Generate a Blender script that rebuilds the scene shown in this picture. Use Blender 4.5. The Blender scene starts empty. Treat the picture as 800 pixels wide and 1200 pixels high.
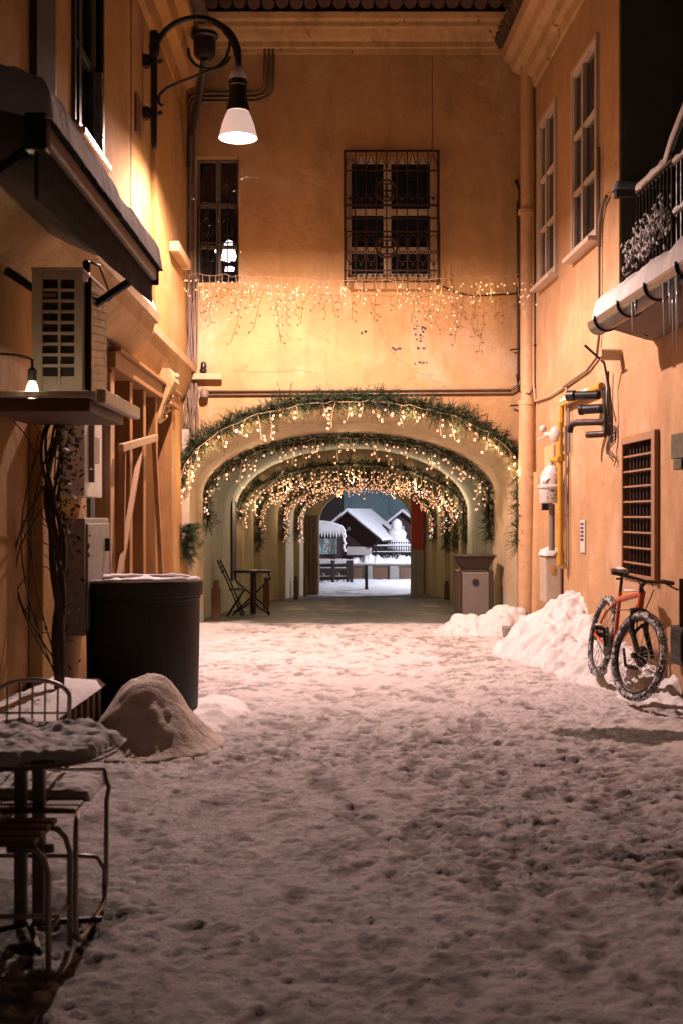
import bpy, bmesh, math, random
import numpy as np
from mathutils import Vector, Matrix

random.seed(7)
RNG = np.random.RandomState(11)
SC = bpy.context.scene
COL = SC.collection
PI = math.pi
F, CXP, HYP, CAMH = 1400.0, 400.0, 604.0, 1.5      # focal length in photo pixels, camera height


def P(px, py, Y):
    """point of the place seen at a photo pixel, at its distance Y"""
    return Vector(((px - CXP) / F * Y, Y, CAMH + (HYP - py) / F * Y))


def floor_z(y):
    if y < 16.5: return 0.0
    if y < 35: return -0.825 * (y - 16.5) / 18.5
    if y < 50: return -0.825 - 0.245 * (y - 35) / 15
    return -1.07


# ------------------------------------------------------------------ mesh builder
class MB:
    def __init__(s):
        s.v = []; s.f = []

    def add(s, vs, fs):
        b = len(s.v)
        s.v += [tuple(v) for v in vs]
        s.f += [tuple(b + i for i in f) for f in fs]
        return s

    def hexa(s, p):     # 8 points: 0-3 bottom ring, 4-7 top ring
        return s.add(p, [(3, 2, 1, 0), (4, 5, 6, 7), (0, 1, 5, 4), (1, 2, 6, 5), (2, 3, 7, 6), (3, 0, 4, 7)])

    def box(s, x0, x1, y0, y1, z0, z1):
        return s.hexa([(x0, y0, z0), (x1, y0, z0), (x1, y1, z0), (x0, y1, z0),
                       (x0, y0, z1), (x1, y0, z1), (x1, y1, z1), (x0, y1, z1)])

    def rbox(s, ref, u0, u1, n0, n1, z0, z1):
        g = ref.pt
        return s.hexa([g(u0, n0, z0), g(u1, n0, z0), g(u1, n1, z0), g(u0, n1, z0),
                       g(u0, n0, z1), g(u1, n0, z1), g(u1, n1, z1), g(u0, n1, z1)])

    def bar(s, a, b, w, h=None, up=(0, 0, 1)):
        a = Vector(a); b = Vector(b); h = h or w
        d = (b - a).normalized(); up = Vector(up)
        if abs(d.dot(up)) > .98: up = Vector((1, 0, 0))
        r = d.cross(up).normalized(); u = r.cross(d).normalized()
        r *= w / 2; u *= h / 2
        return s.hexa([a - r - u, a + r - u, a + r + u, a - r + u, b - r - u, b + r - u, b + r + u, b - r + u])

    def tube(s, path, r, n=8, closed=False, cap=True):
        path = [Vector(p) for p in path]
        m = len(path)
        rs = r if isinstance(r, (list, tuple)) else [r] * m
        nx = None; rings = []
        for i, p in enumerate(path):
            if closed:
                t = path[(i + 1) % m] - path[i - 1]
            else:
                t = path[min(i + 1, m - 1)] - path[max(i - 1, 0)]
            if t.length < 1e-9: t = Vector((0, 0, 1))
            t.normalize()
            if nx is None:
                a = Vector((0, 0, 1)) if abs(t.z) < .9 else Vector((1, 0, 0))
                nx = t.cross(a).normalized()
            else:
                nx = (nx - t * nx.dot(t))
                if nx.length < 1e-6: nx = t.cross(Vector((.3, .5, .8)))
                nx.normalize()
            ny = t.cross(nx)
            rings.append([p + (nx * math.cos(2 * PI * k / n) + ny * math.sin(2 * PI * k / n)) * rs[i] for k in range(n)])
        vs = [v for rg in rings for v in rg]; fs = []
        for i in range(m if closed else m - 1):
            j = (i + 1) % m
            for k in range(n):
                k2 = (k + 1) % n
                fs.append((i * n + k, i * n + k2, j * n + k2, j * n + k))
        if cap and not closed:
            fs.append(tuple(range(n - 1, -1, -1))); fs.append(tuple((m - 1) * n + k for k in range(n)))
        return s.add(vs, fs)

    def lathe(s, prof, c=(0, 0, 0), n=24, sx=1, sy=1):
        vs = []; fs = []
        for (r, z) in prof:
            for k in range(n):
                a = 2 * PI * k / n
                vs.append((c[0] + r * sx * math.cos(a), c[1] + r * sy * math.sin(a), c[2] + z))
        for i in range(len(prof) - 1):
            for k in range(n):
                k2 = (k + 1) % n
                fs.append((i * n + k, i * n + k2, (i + 1) * n + k2, (i + 1) * n + k))
        fs.append(tuple(range(n - 1, -1, -1)))
        fs.append(tuple((len(prof) - 1) * n + k for k in range(n)))
        return s.add(vs, fs)

    def ball(s, c, rx, ry=None, rz=None, n=10, m=6):
        ry = ry or rx; rz = rz or rx
        vs = [(c[0], c[1], c[2] - rz)]; fs = []
        for i in range(1, m):
            th = -PI / 2 + PI * i / m
            for k in range(n):
                a = 2 * PI * k / n
                vs.append((c[0] + rx * math.cos(th) * math.cos(a), c[1] + ry * math.cos(th) * math.sin(a), c[2] + rz * math.sin(th)))
        vs.append((c[0], c[1], c[2] + rz)); L = len(vs) - 1
        for k in range(n):
            fs.append((0, 1 + (k + 1) % n, 1 + k)); fs.append((L, L - n + k, L - n + (k + 1) % n))
        for i in range(m - 2):
            for k in range(n):
                k2 = (k + 1) % n
                fs.append((1 + i * n + k, 1 + i * n + k2, 1 + (i + 1) * n + k2, 1 + (i + 1) * n + k))
        return s.add(vs, fs)

    def prism(s, poly, vec):      # closed polygon swept along vec
        n = len(poly); vec = Vector(vec)
        vs = [Vector(p) for p in poly] + [Vector(p) + vec for p in poly]
        fs = [tuple(range(n - 1, -1, -1)), tuple(n + k for k in range(n))]
        fs += [(k, (k + 1) % n, n + (k + 1) % n, n + k) for k in range(n)]
        return s.add(vs, fs)

    def xf(s, M, start=0):
        for i in range(start, len(s.v)):
            s.v[i] = tuple(M @ Vector(s.v[i]))
        return s

    def build(s, name, mat, parent=None, smooth=False, bevel=0, origin=None):
        me = bpy.data.meshes.new(name)
        if parent is not None:
            off = Vector((0, 0, 0)); p = parent
            while p is not None:
                off += p.location; p = p.parent
        else:
            a = np.array(s.v)
            off = Vector(origin) if origin is not None else Vector(((a[:, 0].min() + a[:, 0].max()) / 2, (a[:, 1].min() + a[:, 1].max()) / 2, a[:, 2].min()))
        me.from_pydata([(v[0] - off[0], v[1] - off[1], v[2] - off[2]) for v in s.v], [], s.f)
        bm = bmesh.new(); bm.from_mesh(me)
        bmesh.ops.recalc_face_normals(bm, faces=bm.faces)
        bm.to_mesh(me); bm.free()
        if smooth:
            for p in me.polygons: p.use_smooth = True
        me.materials.append(mat)
        o = bpy.data.objects.new(name, me); COL.objects.link(o)
        if parent is not None: o.parent = parent
        else: o.location = off
        if smooth == 'auto':
            try: me.set_sharp_from_angle(angle=math.radians(38))
            except Exception: pass
        if bevel:
            b = o.modifiers.new('bevel', 'BEVEL'); b.width = bevel; b.segments = 2; b.limit_method = 'ANGLE'; b.angle_limit = math.radians(40)
        return o


class Ref:      # frame of a wall: u along it, n out of it, z up
    def __init__(s, o, ud, nd):
        s.o = Vector(o); s.ud = Vector(ud).normalized(); s.nd = Vector(nd).normalized()

    def pt(s, u, n, z):
        return s.o + s.ud * u + s.nd * n + Vector((0, 0, z))


def tag(o, label, cat, group=None, kind=None):
    o['label'] = label; o['category'] = cat
    if group: o['group'] = group
    if kind: o['kind'] = kind
    return o


def thing(name, label, cat, loc=(0, 0, 0), group=None, kind=None):
    o = bpy.data.objects.new(name, None); COL.objects.link(o)
    o.location = loc; o.empty_display_size = .1
    return tag(o, label, cat, group, kind)


def dup(root, loc, rot=None, label=None):
    r = root.copy(); COL.objects.link(r); r.location = loc
    if rot is not None: r.rotation_euler = rot
    if label: r['label'] = label
    for ch in list(root.children):
        c = ch.copy(); COL.objects.link(c); c.parent = r
        for g in list(ch.children):
            d = g.copy(); COL.objects.link(d); d.parent = c
    return r


def lamp(name, loc, energy, color, radius=.03, typ='POINT'):
    l = bpy.data.lights.new(name, typ); l.energy = energy; l.color = color
    l.shadow_soft_size = radius
    o = bpy.data.objects.new(name, l); COL.objects.link(o); o.location = loc
    return o


# ------------------------------------------------------------------ numpy noise
def vnoise(x, y, seed=0):
    x = np.asarray(x, float); y = np.asarray(y, float)
    xi = np.floor(x).astype(np.int64); yi = np.floor(y).astype(np.int64)
    xf = x - xi; yf = y - yi
    u = xf * xf * xf * (xf * (xf * 6 - 15) + 10); v = yf * yf * yf * (yf * (yf * 6 - 15) + 10)

    def h(a, b):
        n = (a * 374761393 + b * 668265263 + seed * 974711) & 0x7fffffff
        n = ((n ^ (n >> 13)) * 1274126177) & 0x7fffffff
        n = n ^ (n >> 16)
        return (n & 0xffff) / 32767.5 - 1
    return (h(xi, yi) * (1 - u) + h(xi + 1, yi) * u) * (1 - v) + (h(xi, yi + 1) * (1 - u) + h(xi + 1, yi + 1) * u) * v


def fbm(x, y, seed=0, oct=4, gain=.5):
    a = 1.0; t = 0; f = 1.0
    for i in range(oct):
        t = t + a * vnoise(x * f + 17.3 * i, y * f - 9.1 * i, seed + i); a *= gain; f *= 2.03
    return t


# ------------------------------------------------------------------ materials
def newmat(name):
    m = bpy.data.materials.new(name); m.use_nodes = True
    nt = m.node_tree; b = nt.nodes['Principled BSDF']
    return m, nt, b


def N(nt, t, **kw):
    n = nt.nodes.new(t)
    for k, v in kw.items():
        if k.startswith('i_'):
            key = k[2:]
            key = int(key) if key.isdigit() else key.replace('_', ' ')
            n.inputs[key].default_value = v
        else:
            setattr(n, k, v)
    return n


def coords(nt, scale=(1, 1, 1), rot=(0, 0, 0)):
    tc = N(nt, 'ShaderNodeTexCoord'); mp = N(nt, 'ShaderNodeMapping')
    mp.inputs['Scale'].default_value = scale; mp.inputs['Rotation'].default_value = rot
    nt.links.new(tc.outputs['Object'], mp.inputs['Vector'])
    return mp.outputs['Vector']


def noise(nt, vec, scale, detail=5, rough=.55, dist=0):
    n = N(nt, 'ShaderNodeTexNoise'); n.inputs['Scale'].default_value = scale
    n.inputs['Detail'].default_value = detail; n.inputs['Roughness'].default_value = rough; n.inputs['Distortion'].default_value = dist
    nt.links.new(vec, n.inputs['Vector']); return n.outputs['Fac']


def ramp(nt, fac, a, b, ca=(0, 0, 0, 1), cb=(1, 1, 1, 1)):
    r = N(nt, 'ShaderNodeValToRGB'); e = r.color_ramp.elements
    e[0].position = a; e[1].position = b; e[0].color = ca; e[1].color = cb
    nt.links.new(fac, r.inputs['Fac']); return r.outputs['Color']


def mix(nt, fac, a, b, mode='MIX'):
    m = N(nt, 'ShaderNodeMix'); m.data_type = 'RGBA'; m.blend_type = mode
    for sock, v in ((m.inputs[0], fac), (m.inputs[6], a), (m.inputs[7], b)):
        if hasattr(v, 'is_linked') or hasattr(v, 'links'): nt.links.new(v, sock)
        elif isinstance(v, (int, float)): sock.default_value = v
        else: sock.default_value = (*v[:3], 1)
    return m.outputs[2]


def bump(nt, b, fac, strength=.3, dist=.02, prev=None):
    n = N(nt, 'ShaderNodeBump'); n.inputs['Strength'].default_value = strength; n.inputs['Distance'].default_value = dist
    nt.links.new(fac, n.inputs['Height'])
    if prev is not None: nt.links.new(prev, n.inputs['Normal'])
    nt.links.new(n.outputs['Normal'], b.inputs['Normal']); return n.outputs['Normal']


def plaster(name, c1, c2, chip=(.30, .25, .20), chipamt=.70, stain=(.14, .09, .05), rough=.88, streak=.5, bstr=.35, low=None, pale=None):
    m, nt, b = newmat(name)
    v = coords(nt); vs = coords(nt, (1.1, 1.1, .22))
    big = ramp(nt, noise(nt, v, .9, 6, .6, .4), .35, .68)
    col = mix(nt, big, c1, c2)
    mid = ramp(nt, noise(nt, v, 3.7, 8, .65, .8), .40, .72)
    col = mix(nt, mix(nt, .5, (0, 0, 0), mid), col, tuple(x * .82 for x in c2))
    st = ramp(nt, noise(nt, vs, 1.6, 8, .72, .3), .50, .74)
    col = mix(nt, mix(nt, streak, (0, 0, 0), st), col, stain)
    if pale:         # patches where the paint has bleached or been mended
        pf = ramp(nt, noise(nt, v, .75, 9, .68, .9), .52, .66); col = mix(nt, mix(nt, .55, (0, 0, 0), pf), col, pale)
    ch = ramp(nt, noise(nt, v, 5.3, 10, .62, 1.2), chipamt, chipamt + .015)
    col = mix(nt, ch, col, chip)
    vo = N(nt, 'ShaderNodeTexVoronoi'); vo.feature = 'DISTANCE_TO_EDGE'; vo.inputs['Scale'].default_value = .85
    wv = N(nt, 'ShaderNodeVectorMath', operation='MULTIPLY_ADD'); nz3 = N(nt, 'ShaderNodeTexNoise'); nz3.inputs['Scale'].default_value = 2.2; nz3.inputs['Detail'].default_value = 8
    nt.links.new(v, nz3.inputs['Vector']); nt.links.new(nz3.outputs['Color'], wv.inputs[0]); wv.inputs[1].default_value = (.9, .9, .9); nt.links.new(v, wv.inputs[2]); nt.links.new(wv.outputs[0], vo.inputs['Vector'])
    ck = ramp(nt, vo.outputs['Distance'], .0025, .007, (1, 1, 1, 1), (0, 0, 0, 1))
    ckm = mix(nt, ramp(nt, noise(nt, v, .6, 3), .50, .58), (0, 0, 0), ck)
    col = mix(nt, mix(nt, .5, (0, 0, 0), ckm), col, stain)
    fine = ramp(nt, noise(nt, v, 38, 4, .6), .3, .75)
    col = mix(nt, mix(nt, .22, (0, 0, 0), fine), col, tuple(x * .7 for x in c1))
    if low:          # second plaster tone along the foot of the wall
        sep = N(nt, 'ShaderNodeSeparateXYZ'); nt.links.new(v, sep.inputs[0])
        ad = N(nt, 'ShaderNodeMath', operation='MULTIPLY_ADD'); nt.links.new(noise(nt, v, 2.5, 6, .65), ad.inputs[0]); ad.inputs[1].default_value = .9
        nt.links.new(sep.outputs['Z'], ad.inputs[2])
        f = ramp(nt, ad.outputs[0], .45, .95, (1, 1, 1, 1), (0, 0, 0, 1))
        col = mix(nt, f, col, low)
    nt.links.new(col, b.inputs['Base Color']); b.inputs['Roughness'].default_value = rough
    b.inputs['Specular IOR Level'].default_value = .25
    n1 = bump(nt, b, noise(nt, v, 55, 5, .6), bstr * .6, .01)
    n2 = bump(nt, b, noise(nt, v, 4.5, 8, .6), bstr, .03, n1)
    inv = N(nt, 'ShaderNodeInvert'); nt.links.new(ch, inv.inputs['Color'])
    bump(nt, b, inv.outputs[0], .5, .008, n2)
    return m


def wood(name, c1, c2, rough=.6, grain=(14, 14, 1.2), bstr=.2):
    m, nt, b = newmat(name)
    v = coords(nt, grain)
    g = ramp(nt, noise(nt, v, 2.2, 8, .65, .8), .3, .72)
    v2 = coords(nt)
    col = mix(nt, g, c1, c2)
    d = ramp(nt, noise(nt, v2, 5, 6, .6), .5, .85)
    col = mix(nt, mix(nt, .55, (0, 0, 0), d), col, tuple(x * .4 for x in c1))
    nt.links.new(col, b.inputs['Base Color']); b.inputs['Roughness'].default_value = rough
    bump(nt, b, g, bstr, .006); return m


def metal(name, c, rough=.5, metallic=.0, wear=None, var=.35, spec=.5):
    m, nt, b = newmat(name)
    v = coords(nt)
    n = ramp(nt, noise(nt, v, 9, 7, .65, .5), .35, .75)
    col = mix(nt, mix(nt, var, (0, 0, 0), n), c, tuple(x * .5 for x in c))
    if wear:
        w = ramp(nt, noise(nt, v, 21, 8, .7, .6), .64, .70); col = mix(nt, w, col, wear)
    nt.links.new(col, b.inputs['Base Color'])
    r = ramp(nt, noise(nt, v, 16, 5), .3, .8, (rough * .75,) * 3 + (1,), (min(1, rough * 1.3),) * 3 + (1,))
    nt.links.new(r, b.inputs['Roughness'])
    b.inputs['Metallic'].default_value = metallic; b.inputs['Specular IOR Level'].default_value = spec
    bump(nt, b, noise(nt, v, 60, 4), .12, .004); return m


def snowmat(name, c1=(.80, .79, .79), c2=(.62, .60, .60), dirt=(.28, .24, .22), dirtamt=(.55, .75), scale=1.0, bstr=.6):
    m, nt, b = newmat(name)
    v = coords(nt)
    a = ramp(nt, noise(nt, v, 2.4 * scale, 8, .65, .4), .35, .68)
    col = mix(nt, a, c1, c2)
    d = ramp(nt, noise(nt, v, 7 * scale, 10, .7, .5), *dirtamt)
    col = mix(nt, mix(nt, .75, (0, 0, 0), d), col, dirt)
    nt.links.new(col, b.inputs['Base Color']); b.inputs['Roughness'].default_value = .75
    b.inputs['Specular IOR Level'].default_value = .3
    n1 = bump(nt, b, noise(nt, v, 24, 6, .65), bstr, .015)
    bump(nt, b, noise(nt, v, 90, 4, .6), bstr * .7, .006, n1)
    return m


def emis(name, c, s):
    m, nt, b = newmat(name)
    b.inputs['Base Color'].default_value = (*c, 1); b.inputs['Emission Color'].default_value = (*c, 1)
    b.inputs['Emission Strength'].default_value = s
    try: m.cycles.emission_sampling = 'NONE'
    except Exception: pass
    return m


def glass(name, c=(.012, .014, .018), rough=.06):
    m, nt, b = newmat(name)
    v = coords(nt)
    b.inputs['Base Color'].default_value = (*c, 1); b.inputs['Roughness'].default_value = rough
    b.inputs['Specular IOR Level'].default_value = .6
    bump(nt, b, noise(nt, v, 3, 2), .03, .02)
    return m


def foliage(name, c1, c2):
    m, nt, b = newmat(name)
    v = coords(nt)
    col = mix(nt, ramp(nt, noise(nt, v, 14, 4, .6), .3, .7), c1, c2)
    nt.links.new(col, b.inputs['Base Color']); b.inputs['Roughness'].default_value = .55
    return m


M = {}
M['front_plaster'] = plaster('front_plaster', (.55, .345, .165), (.43, .255, .11), chipamt=.685, streak=.5, pale=(.60, .46, .32), bstr=.6)
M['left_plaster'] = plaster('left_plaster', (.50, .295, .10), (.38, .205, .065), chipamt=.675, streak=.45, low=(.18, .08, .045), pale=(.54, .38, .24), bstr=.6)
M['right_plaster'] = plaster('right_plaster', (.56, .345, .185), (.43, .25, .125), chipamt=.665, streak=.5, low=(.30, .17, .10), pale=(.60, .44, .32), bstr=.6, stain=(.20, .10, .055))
M['trim_plaster'] = plaster('trim_plaster', (.62, .43, .22), (.50, .33, .16), chipamt=.64, chip=(.12, .09, .07), streak=.7)
M['vault_pale'] = plaster('vault_pale', (.60, .61, .50), (.48, .49, .40), chipamt=.72, chip=(.55, .52, .45), streak=.7, stain=(.22, .23, .17))
M['vault_ochre'] = plaster('vault_ochre', (.52, .44, .27), (.42, .34, .19), chipamt=.74, streak=.6)
M['vault_front'] = plaster('vault_front', (.58, .44, .27), (.47, .36, .23), chipamt=.72, streak=.6, low=(.50, .50, .40))
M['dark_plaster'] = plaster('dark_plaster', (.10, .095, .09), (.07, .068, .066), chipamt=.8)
M['stone'] = plaster('stone', (.30, .28, .25), (.22, .20, .18), chipamt=.7, chip=(.14, .13, .12))
M['teal_stone'] = plaster('teal_stone', (.30, .42, .44), (.22, .33, .36), chipamt=.8)
M['red_paint'] = plaster('red_paint', (.35, .06, .035), (.26, .045, .03), chipamt=.74)
M['plum_paint'] = plaster('plum_paint', (.16, .10, .11), (.12, .08, .085), chipamt=.74)
M['wood'] = wood('wood', (.34, .165, .05), (.22, .095, .028))
M['pale_wood'] = wood('pale_wood', (.36, .22, .11), (.26, .15, .07))
M['brown_wood'] = wood('brown_wood', (.15, .075, .035), (.085, .04, .02))
M['dark_wood'] = wood('dark_wood', (.05, .026, .02), (.028, .016, .012))
M['tub'] = wood('tub', (.016, .013, .012), (.009, .008, .008), rough=.72, grain=(9, 9, .8))
M['hut_wood'] = wood('hut_wood', (.055, .02, .02), (.03, .012, .012), grain=(1.2, 1.2, 12))
M['white_paint'] = metal('white_paint', (.62, .55, .46), .5, wear=(.25, .18, .12))
M['cream_paint'] = metal('cream_paint', (.55, .46, .34), .45, wear=(.3, .22, .14))
M['sash_paint'] = metal('sash_paint', (.60, .50, .40), .5, wear=(.28, .20, .14))
M['blue_frame'] = metal('blue_frame', (.05, .05, .06), .4)
M['dim_sash'] = metal('dim_sash', (.17, .14, .12), .5)
M['silver'] = metal('silver', (.55, .53, .52), .25, .8)
M['black_iron'] = metal('black_iron', (.013, .012, .012), .45, .2)
M['brown_iron'] = metal('brown_iron', (.035, .014, .010), .6, .2)
M['grille_paint'] = metal('grille_paint', (.33, .17, .085), .55, wear=(.12, .06, .03))
M['lamp_iron'] = metal('lamp_iron', (.012, .014, .016), .45, .1)
M['grey_box'] = metal('grey_box', (.22, .19, .17), .5, wear=(.4, .35, .3))
M['white_box'] = metal('white_box', (.62, .58, .54), .5)
M['cable'] = metal('cable', (.20, .14, .10), .55)
M['pale_cable'] = metal('pale_cable', (.50, .36, .22), .6)
M['dark_cable'] = metal('dark_cable', (.03, .022, .018), .5)
M['pipe_paint'] = metal('pipe_paint', (.58, .36, .19), .6, wear=(.28, .15, .08), var=.5)
M['gutter'] = metal('gutter', (.13, .11, .105), .35, .5)
M['yellow_pipe'] = metal('yellow_pipe', (.55, .30, .03), .45, wear=(.25, .12, .02))
M['meter'] = metal('meter', (.62, .56, .52), .4, wear=(.35, .3, .25))
M['gas_box'] = metal('gas_box', (.50, .42, .33), .5, wear=(.3, .22, .15))
M['orange'] = metal('orange', (.55, .085, .015), .33, wear=(.25, .05, .02), var=.2)
M['rubber'] = metal('rubber', (.018, .017, .017), .8)
M['black_plastic'] = metal('black_plastic', (.016, .016, .017), .4)
M['bin_front'] = metal('bin_front', (.19, .17, .15), .5, .2, wear=(.10, .06, .04))
M['bin_side'] = metal('bin_side', (.055, .03, .018), .5)
M['chair_tube'] = metal('chair_tube', (.42, .35, .30), .38, .4)
M['chair_seat'] = wood('chair_seat', (.16, .085, .05), (.10, .05, .03), grain=(1, 12, 12))
M['canvas'] = metal('canvas', (.030, .029, .031), .9, spec=.1)
M['canvas_under'] = metal('canvas_under', (.10, .085, .075), .9, spec=.1)
M['awning_bar'] = metal('awning_bar', (.34, .26, .20), .5, .1)
M['tile'] = plaster('tile', (.12, .07, .05), (.08, .05, .04), chipamt=.8)
M['snow'] = snowmat('snow', dirtamt=(.66, .9))
M['snow_clean'] = snowmat('snow_clean', (.74, .73, .74), (.60, .585, .59), (.40, .36, .34), dirtamt=(.60, .85), bstr=.8, scale=1.7)
M['snow_dirty'] = snowmat('snow_dirty', (.70, .62, .55), (.54, .47, .41), (.30, .25, .20), (.5, .8), bstr=1.0)  # dirty snow, its brown also standing for the tub's shade on the heap
M['ice'] = glass('ice', (.55, .55, .58), .12)
M['glass'] = glass('glass')
M['glass_warm'] = glass('glass_warm', (.03, .02, .012))
M['bulb'] = emis('bulb', (1, .49, .30), 1.35)
M['cold_bulb'] = emis('cold_bulb', (.72, .74, 1), 4.5)
M['lamp_glow'] = emis('lamp_glow', (1, .80, .74), 40)
M['lit_glass'] = emis('lit_glass', (1, .70, .60), .55)
M['shelf_glow'] = emis('shelf_glow', (1, .80, .60), 16)
M['glint_glow'] = emis('glint_glow', (1, .93, .90), 3.0)
M['fir'] = foliage('fir', (.012, .028, .010), (.032, .060, .022))
M['vine_leaf'] = foliage('vine_leaf', (.035, .025, .015), (.06, .04, .02))
M['bark'] = wood('bark', (.06, .035, .022), (.035, .02, .013), rough=.9)
M['ink'] = metal('ink', (.05, .045, .11), .8)
LAMP_W, LAMP_C, SKY, EXPO, TILT = 2500, (1.0, .675, .60), .009, 0.0, .131
# ================================================================== ground
def smooth(a, b, x):
    t = np.clip((x - a) / (b - a), 0, 1); return t * t * (3 - 2 * t)


def grid_object(name, xs, ys, zfun, mat, attr=None, base=None):
    X, Y = np.meshgrid(xs, ys)
    Z = zfun(X, Y)
    n, m = X.shape
    idx = np.arange(n * m).reshape(n, m)
    faces = np.stack([idx[:-1, :-1], idx[:-1, 1:], idx[1:, 1:], idx[1:, :-1]], -1).reshape(-1, 4)
    off = np.array(base if base is not None else (float(X.mean()), float(Y.mean()), float(Z.min())))
    V = np.stack([X, Y, Z], -1).reshape(-1, 3) - off
    me = bpy.data.meshes.new(name)
    me.from_pydata(V.tolist(), [], faces.tolist())
    me.polygons.foreach_set('use_smooth', [True] * len(me.polygons))
    if attr is not None:
        for k, arr in attr(X, Y, Z).items():
            a = me.attributes.new(k, 'FLOAT', 'POINT'); a.data.foreach_set('value', np.ascontiguousarray(arr.reshape(-1), dtype=np.float32))
    me.materials.append(mat)
    o = bpy.data.objects.new(name, me); COL.objects.link(o); o.location = off
    return o


fz = np.vectorize(floor_z)
PRINT = {}


def alley_z(X, Y):
    z = fz(Y).astype(float)
    inside = smooth(15.6, 17.6, Y + .5 * fbm(X * 1.3, Y * 1.3, 5, 3))
    amp = (1 - .85 * inside)
    warpx = X + .10 * fbm(X * 2.3, Y * 2.3, 31, 3); warpy = Y + .10 * fbm(X * 2.3, Y * 2.3, 41, 3)
    lum = fbm(warpx * 3.4, warpy * 3.0, 3, 4, .5)
    fine = fbm(warpx * 17, warpy * 21, 66, 3, .6); clod = np.clip(fbm(X * 19, Y * 24, 71, 2, .6) - .05, 0, 1)
    pit = smooth(.02, .38, fbm(warpx * 8.5, warpy * 10.5, 91, 4, .62)) * (.6 + .4 * vnoise(X * 5, Y * 5, 93))
    chip = smooth(.10, .45, fbm(X * 17, Y * 21, 97, 3, .6))
    act = .55 + .45 * smooth(-.5, .5, fbm(X * .8, Y * .5, 37, 3))           # how churned the snow is
    z = z + amp * (.001 * lum + act * (.0095 * fine + .011 * clod - .019 * pit - .011 * chip) + .012 * fbm(X * .9, Y * .9, 12, 3))
    # footprints: an oval pressed into the snow with a pushed-up rim
    tread = np.zeros_like(z)
    xs = X[0]; ys = Y[:, 0]
    r = np.random.RandomState(5)
    for i in range(900):
        cx = r.normal(.45, .85); cy = 2.2 + 14.2 * r.rand() ** 1.0
        if not -1.9 < cx < 2.6: continue
        a = r.normal(0, .45) + (PI if r.rand() < .5 else 0); L = .135 * r.uniform(.85, 1.2); W = .050 * r.uniform(.85, 1.3); d = r.uniform(.002, .009)
        i0, i1 = np.searchsorted(xs, [cx - .3, cx + .3]); j0, j1 = np.searchsorted(ys, [cy - .3, cy + .3])
        if i1 <= i0 or j1 <= j0: continue
        x = X[j0:j1, i0:i1] - cx; y = Y[j0:j1, i0:i1] - cy
        u = (x * math.cos(a) - y * math.sin(a)); v = (x * math.sin(a) + y * math.cos(a))
        w = W * (1 + .28 * np.sin(v / L * 2.2))
        q = np.sqrt((u / w) ** 2 + (v / L) ** 2)
        z[j0:j1, i0:i1] += amp[j0:j1, i0:i1] * (-d * (1 - smooth(.55, 1.05, q)) + .45 * d * np.exp(-((q - 1.28) / .22) ** 2))
        tread[j0:j1, i0:i1] = np.maximum(tread[j0:j1, i0:i1], (1 - smooth(.6, 1.1, q)) * r.uniform(.3, 1))
    # crumbs of kicked-up snow
    for i in range(5200):
        cx = r.uniform(-1.9, 2.7); cy = 2.0 + 14 * r.rand(); s = r.uniform(.008, .024)
        i0, i1 = np.searchsorted(xs, [cx - .08, cx + .08]); j0, j1 = np.searchsorted(ys, [cy - .08, cy + .08])
        if i1 <= i0 or j1 <= j0: continue
        q = np.sqrt((X[j0:j1, i0:i1] - cx) ** 2 + (Y[j0:j1, i0:i1] - cy) ** 2) / s
        z[j0:j1, i0:i1] += amp[j0:j1, i0:i1] * .32 * s * np.clip(1 - q * q, 0, 1)
    PRINT['tread'] = np.maximum(.8 * tread, .75 * act * pit); PRINT['inside'] = inside  # prints, with the dents mixed in so they darken too
    return z


def alley_attr(X, Y, Z):
    bare = PRINT['inside'] * (1 - smooth(33.6, 35.2, Y))
    bare = bare * np.clip(.86 + .35 * fbm(X * 2.2, Y * 1.2, 77, 4), 0, 1)
    # wet bare patch by the right wall; under the cafe table, shade painted in
    q = np.hypot((X - 1.95) / .50, (Y - 8.15) / .42) + .28 * fbm(X * 4, Y * 4, 19, 4)
    bare = np.maximum(bare, .85 * (1 - smooth(.6, 1.05, q)))
    q = np.hypot((X + 1.45) / .58, (Y - 4.35) / .62) + .30 * fbm(X * 4, Y * 4, 29, 4)
    bare = np.maximum(bare, .97 * (1 - smooth(.75, 1.1, q)))
    low = 1 - smooth(-.020, .012, Z - fz(Y))
    slush_shade = np.clip(.62 * PRINT['tread'] + .14 * low + .15 * fbm(X * 1.6, Y * 1.1, 55, 5, .6), 0, 1)  # slush in the prints, plus dents darkened for the shade they hold
    return {'bare': bare, 'slush_shade': slush_shade}


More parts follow.
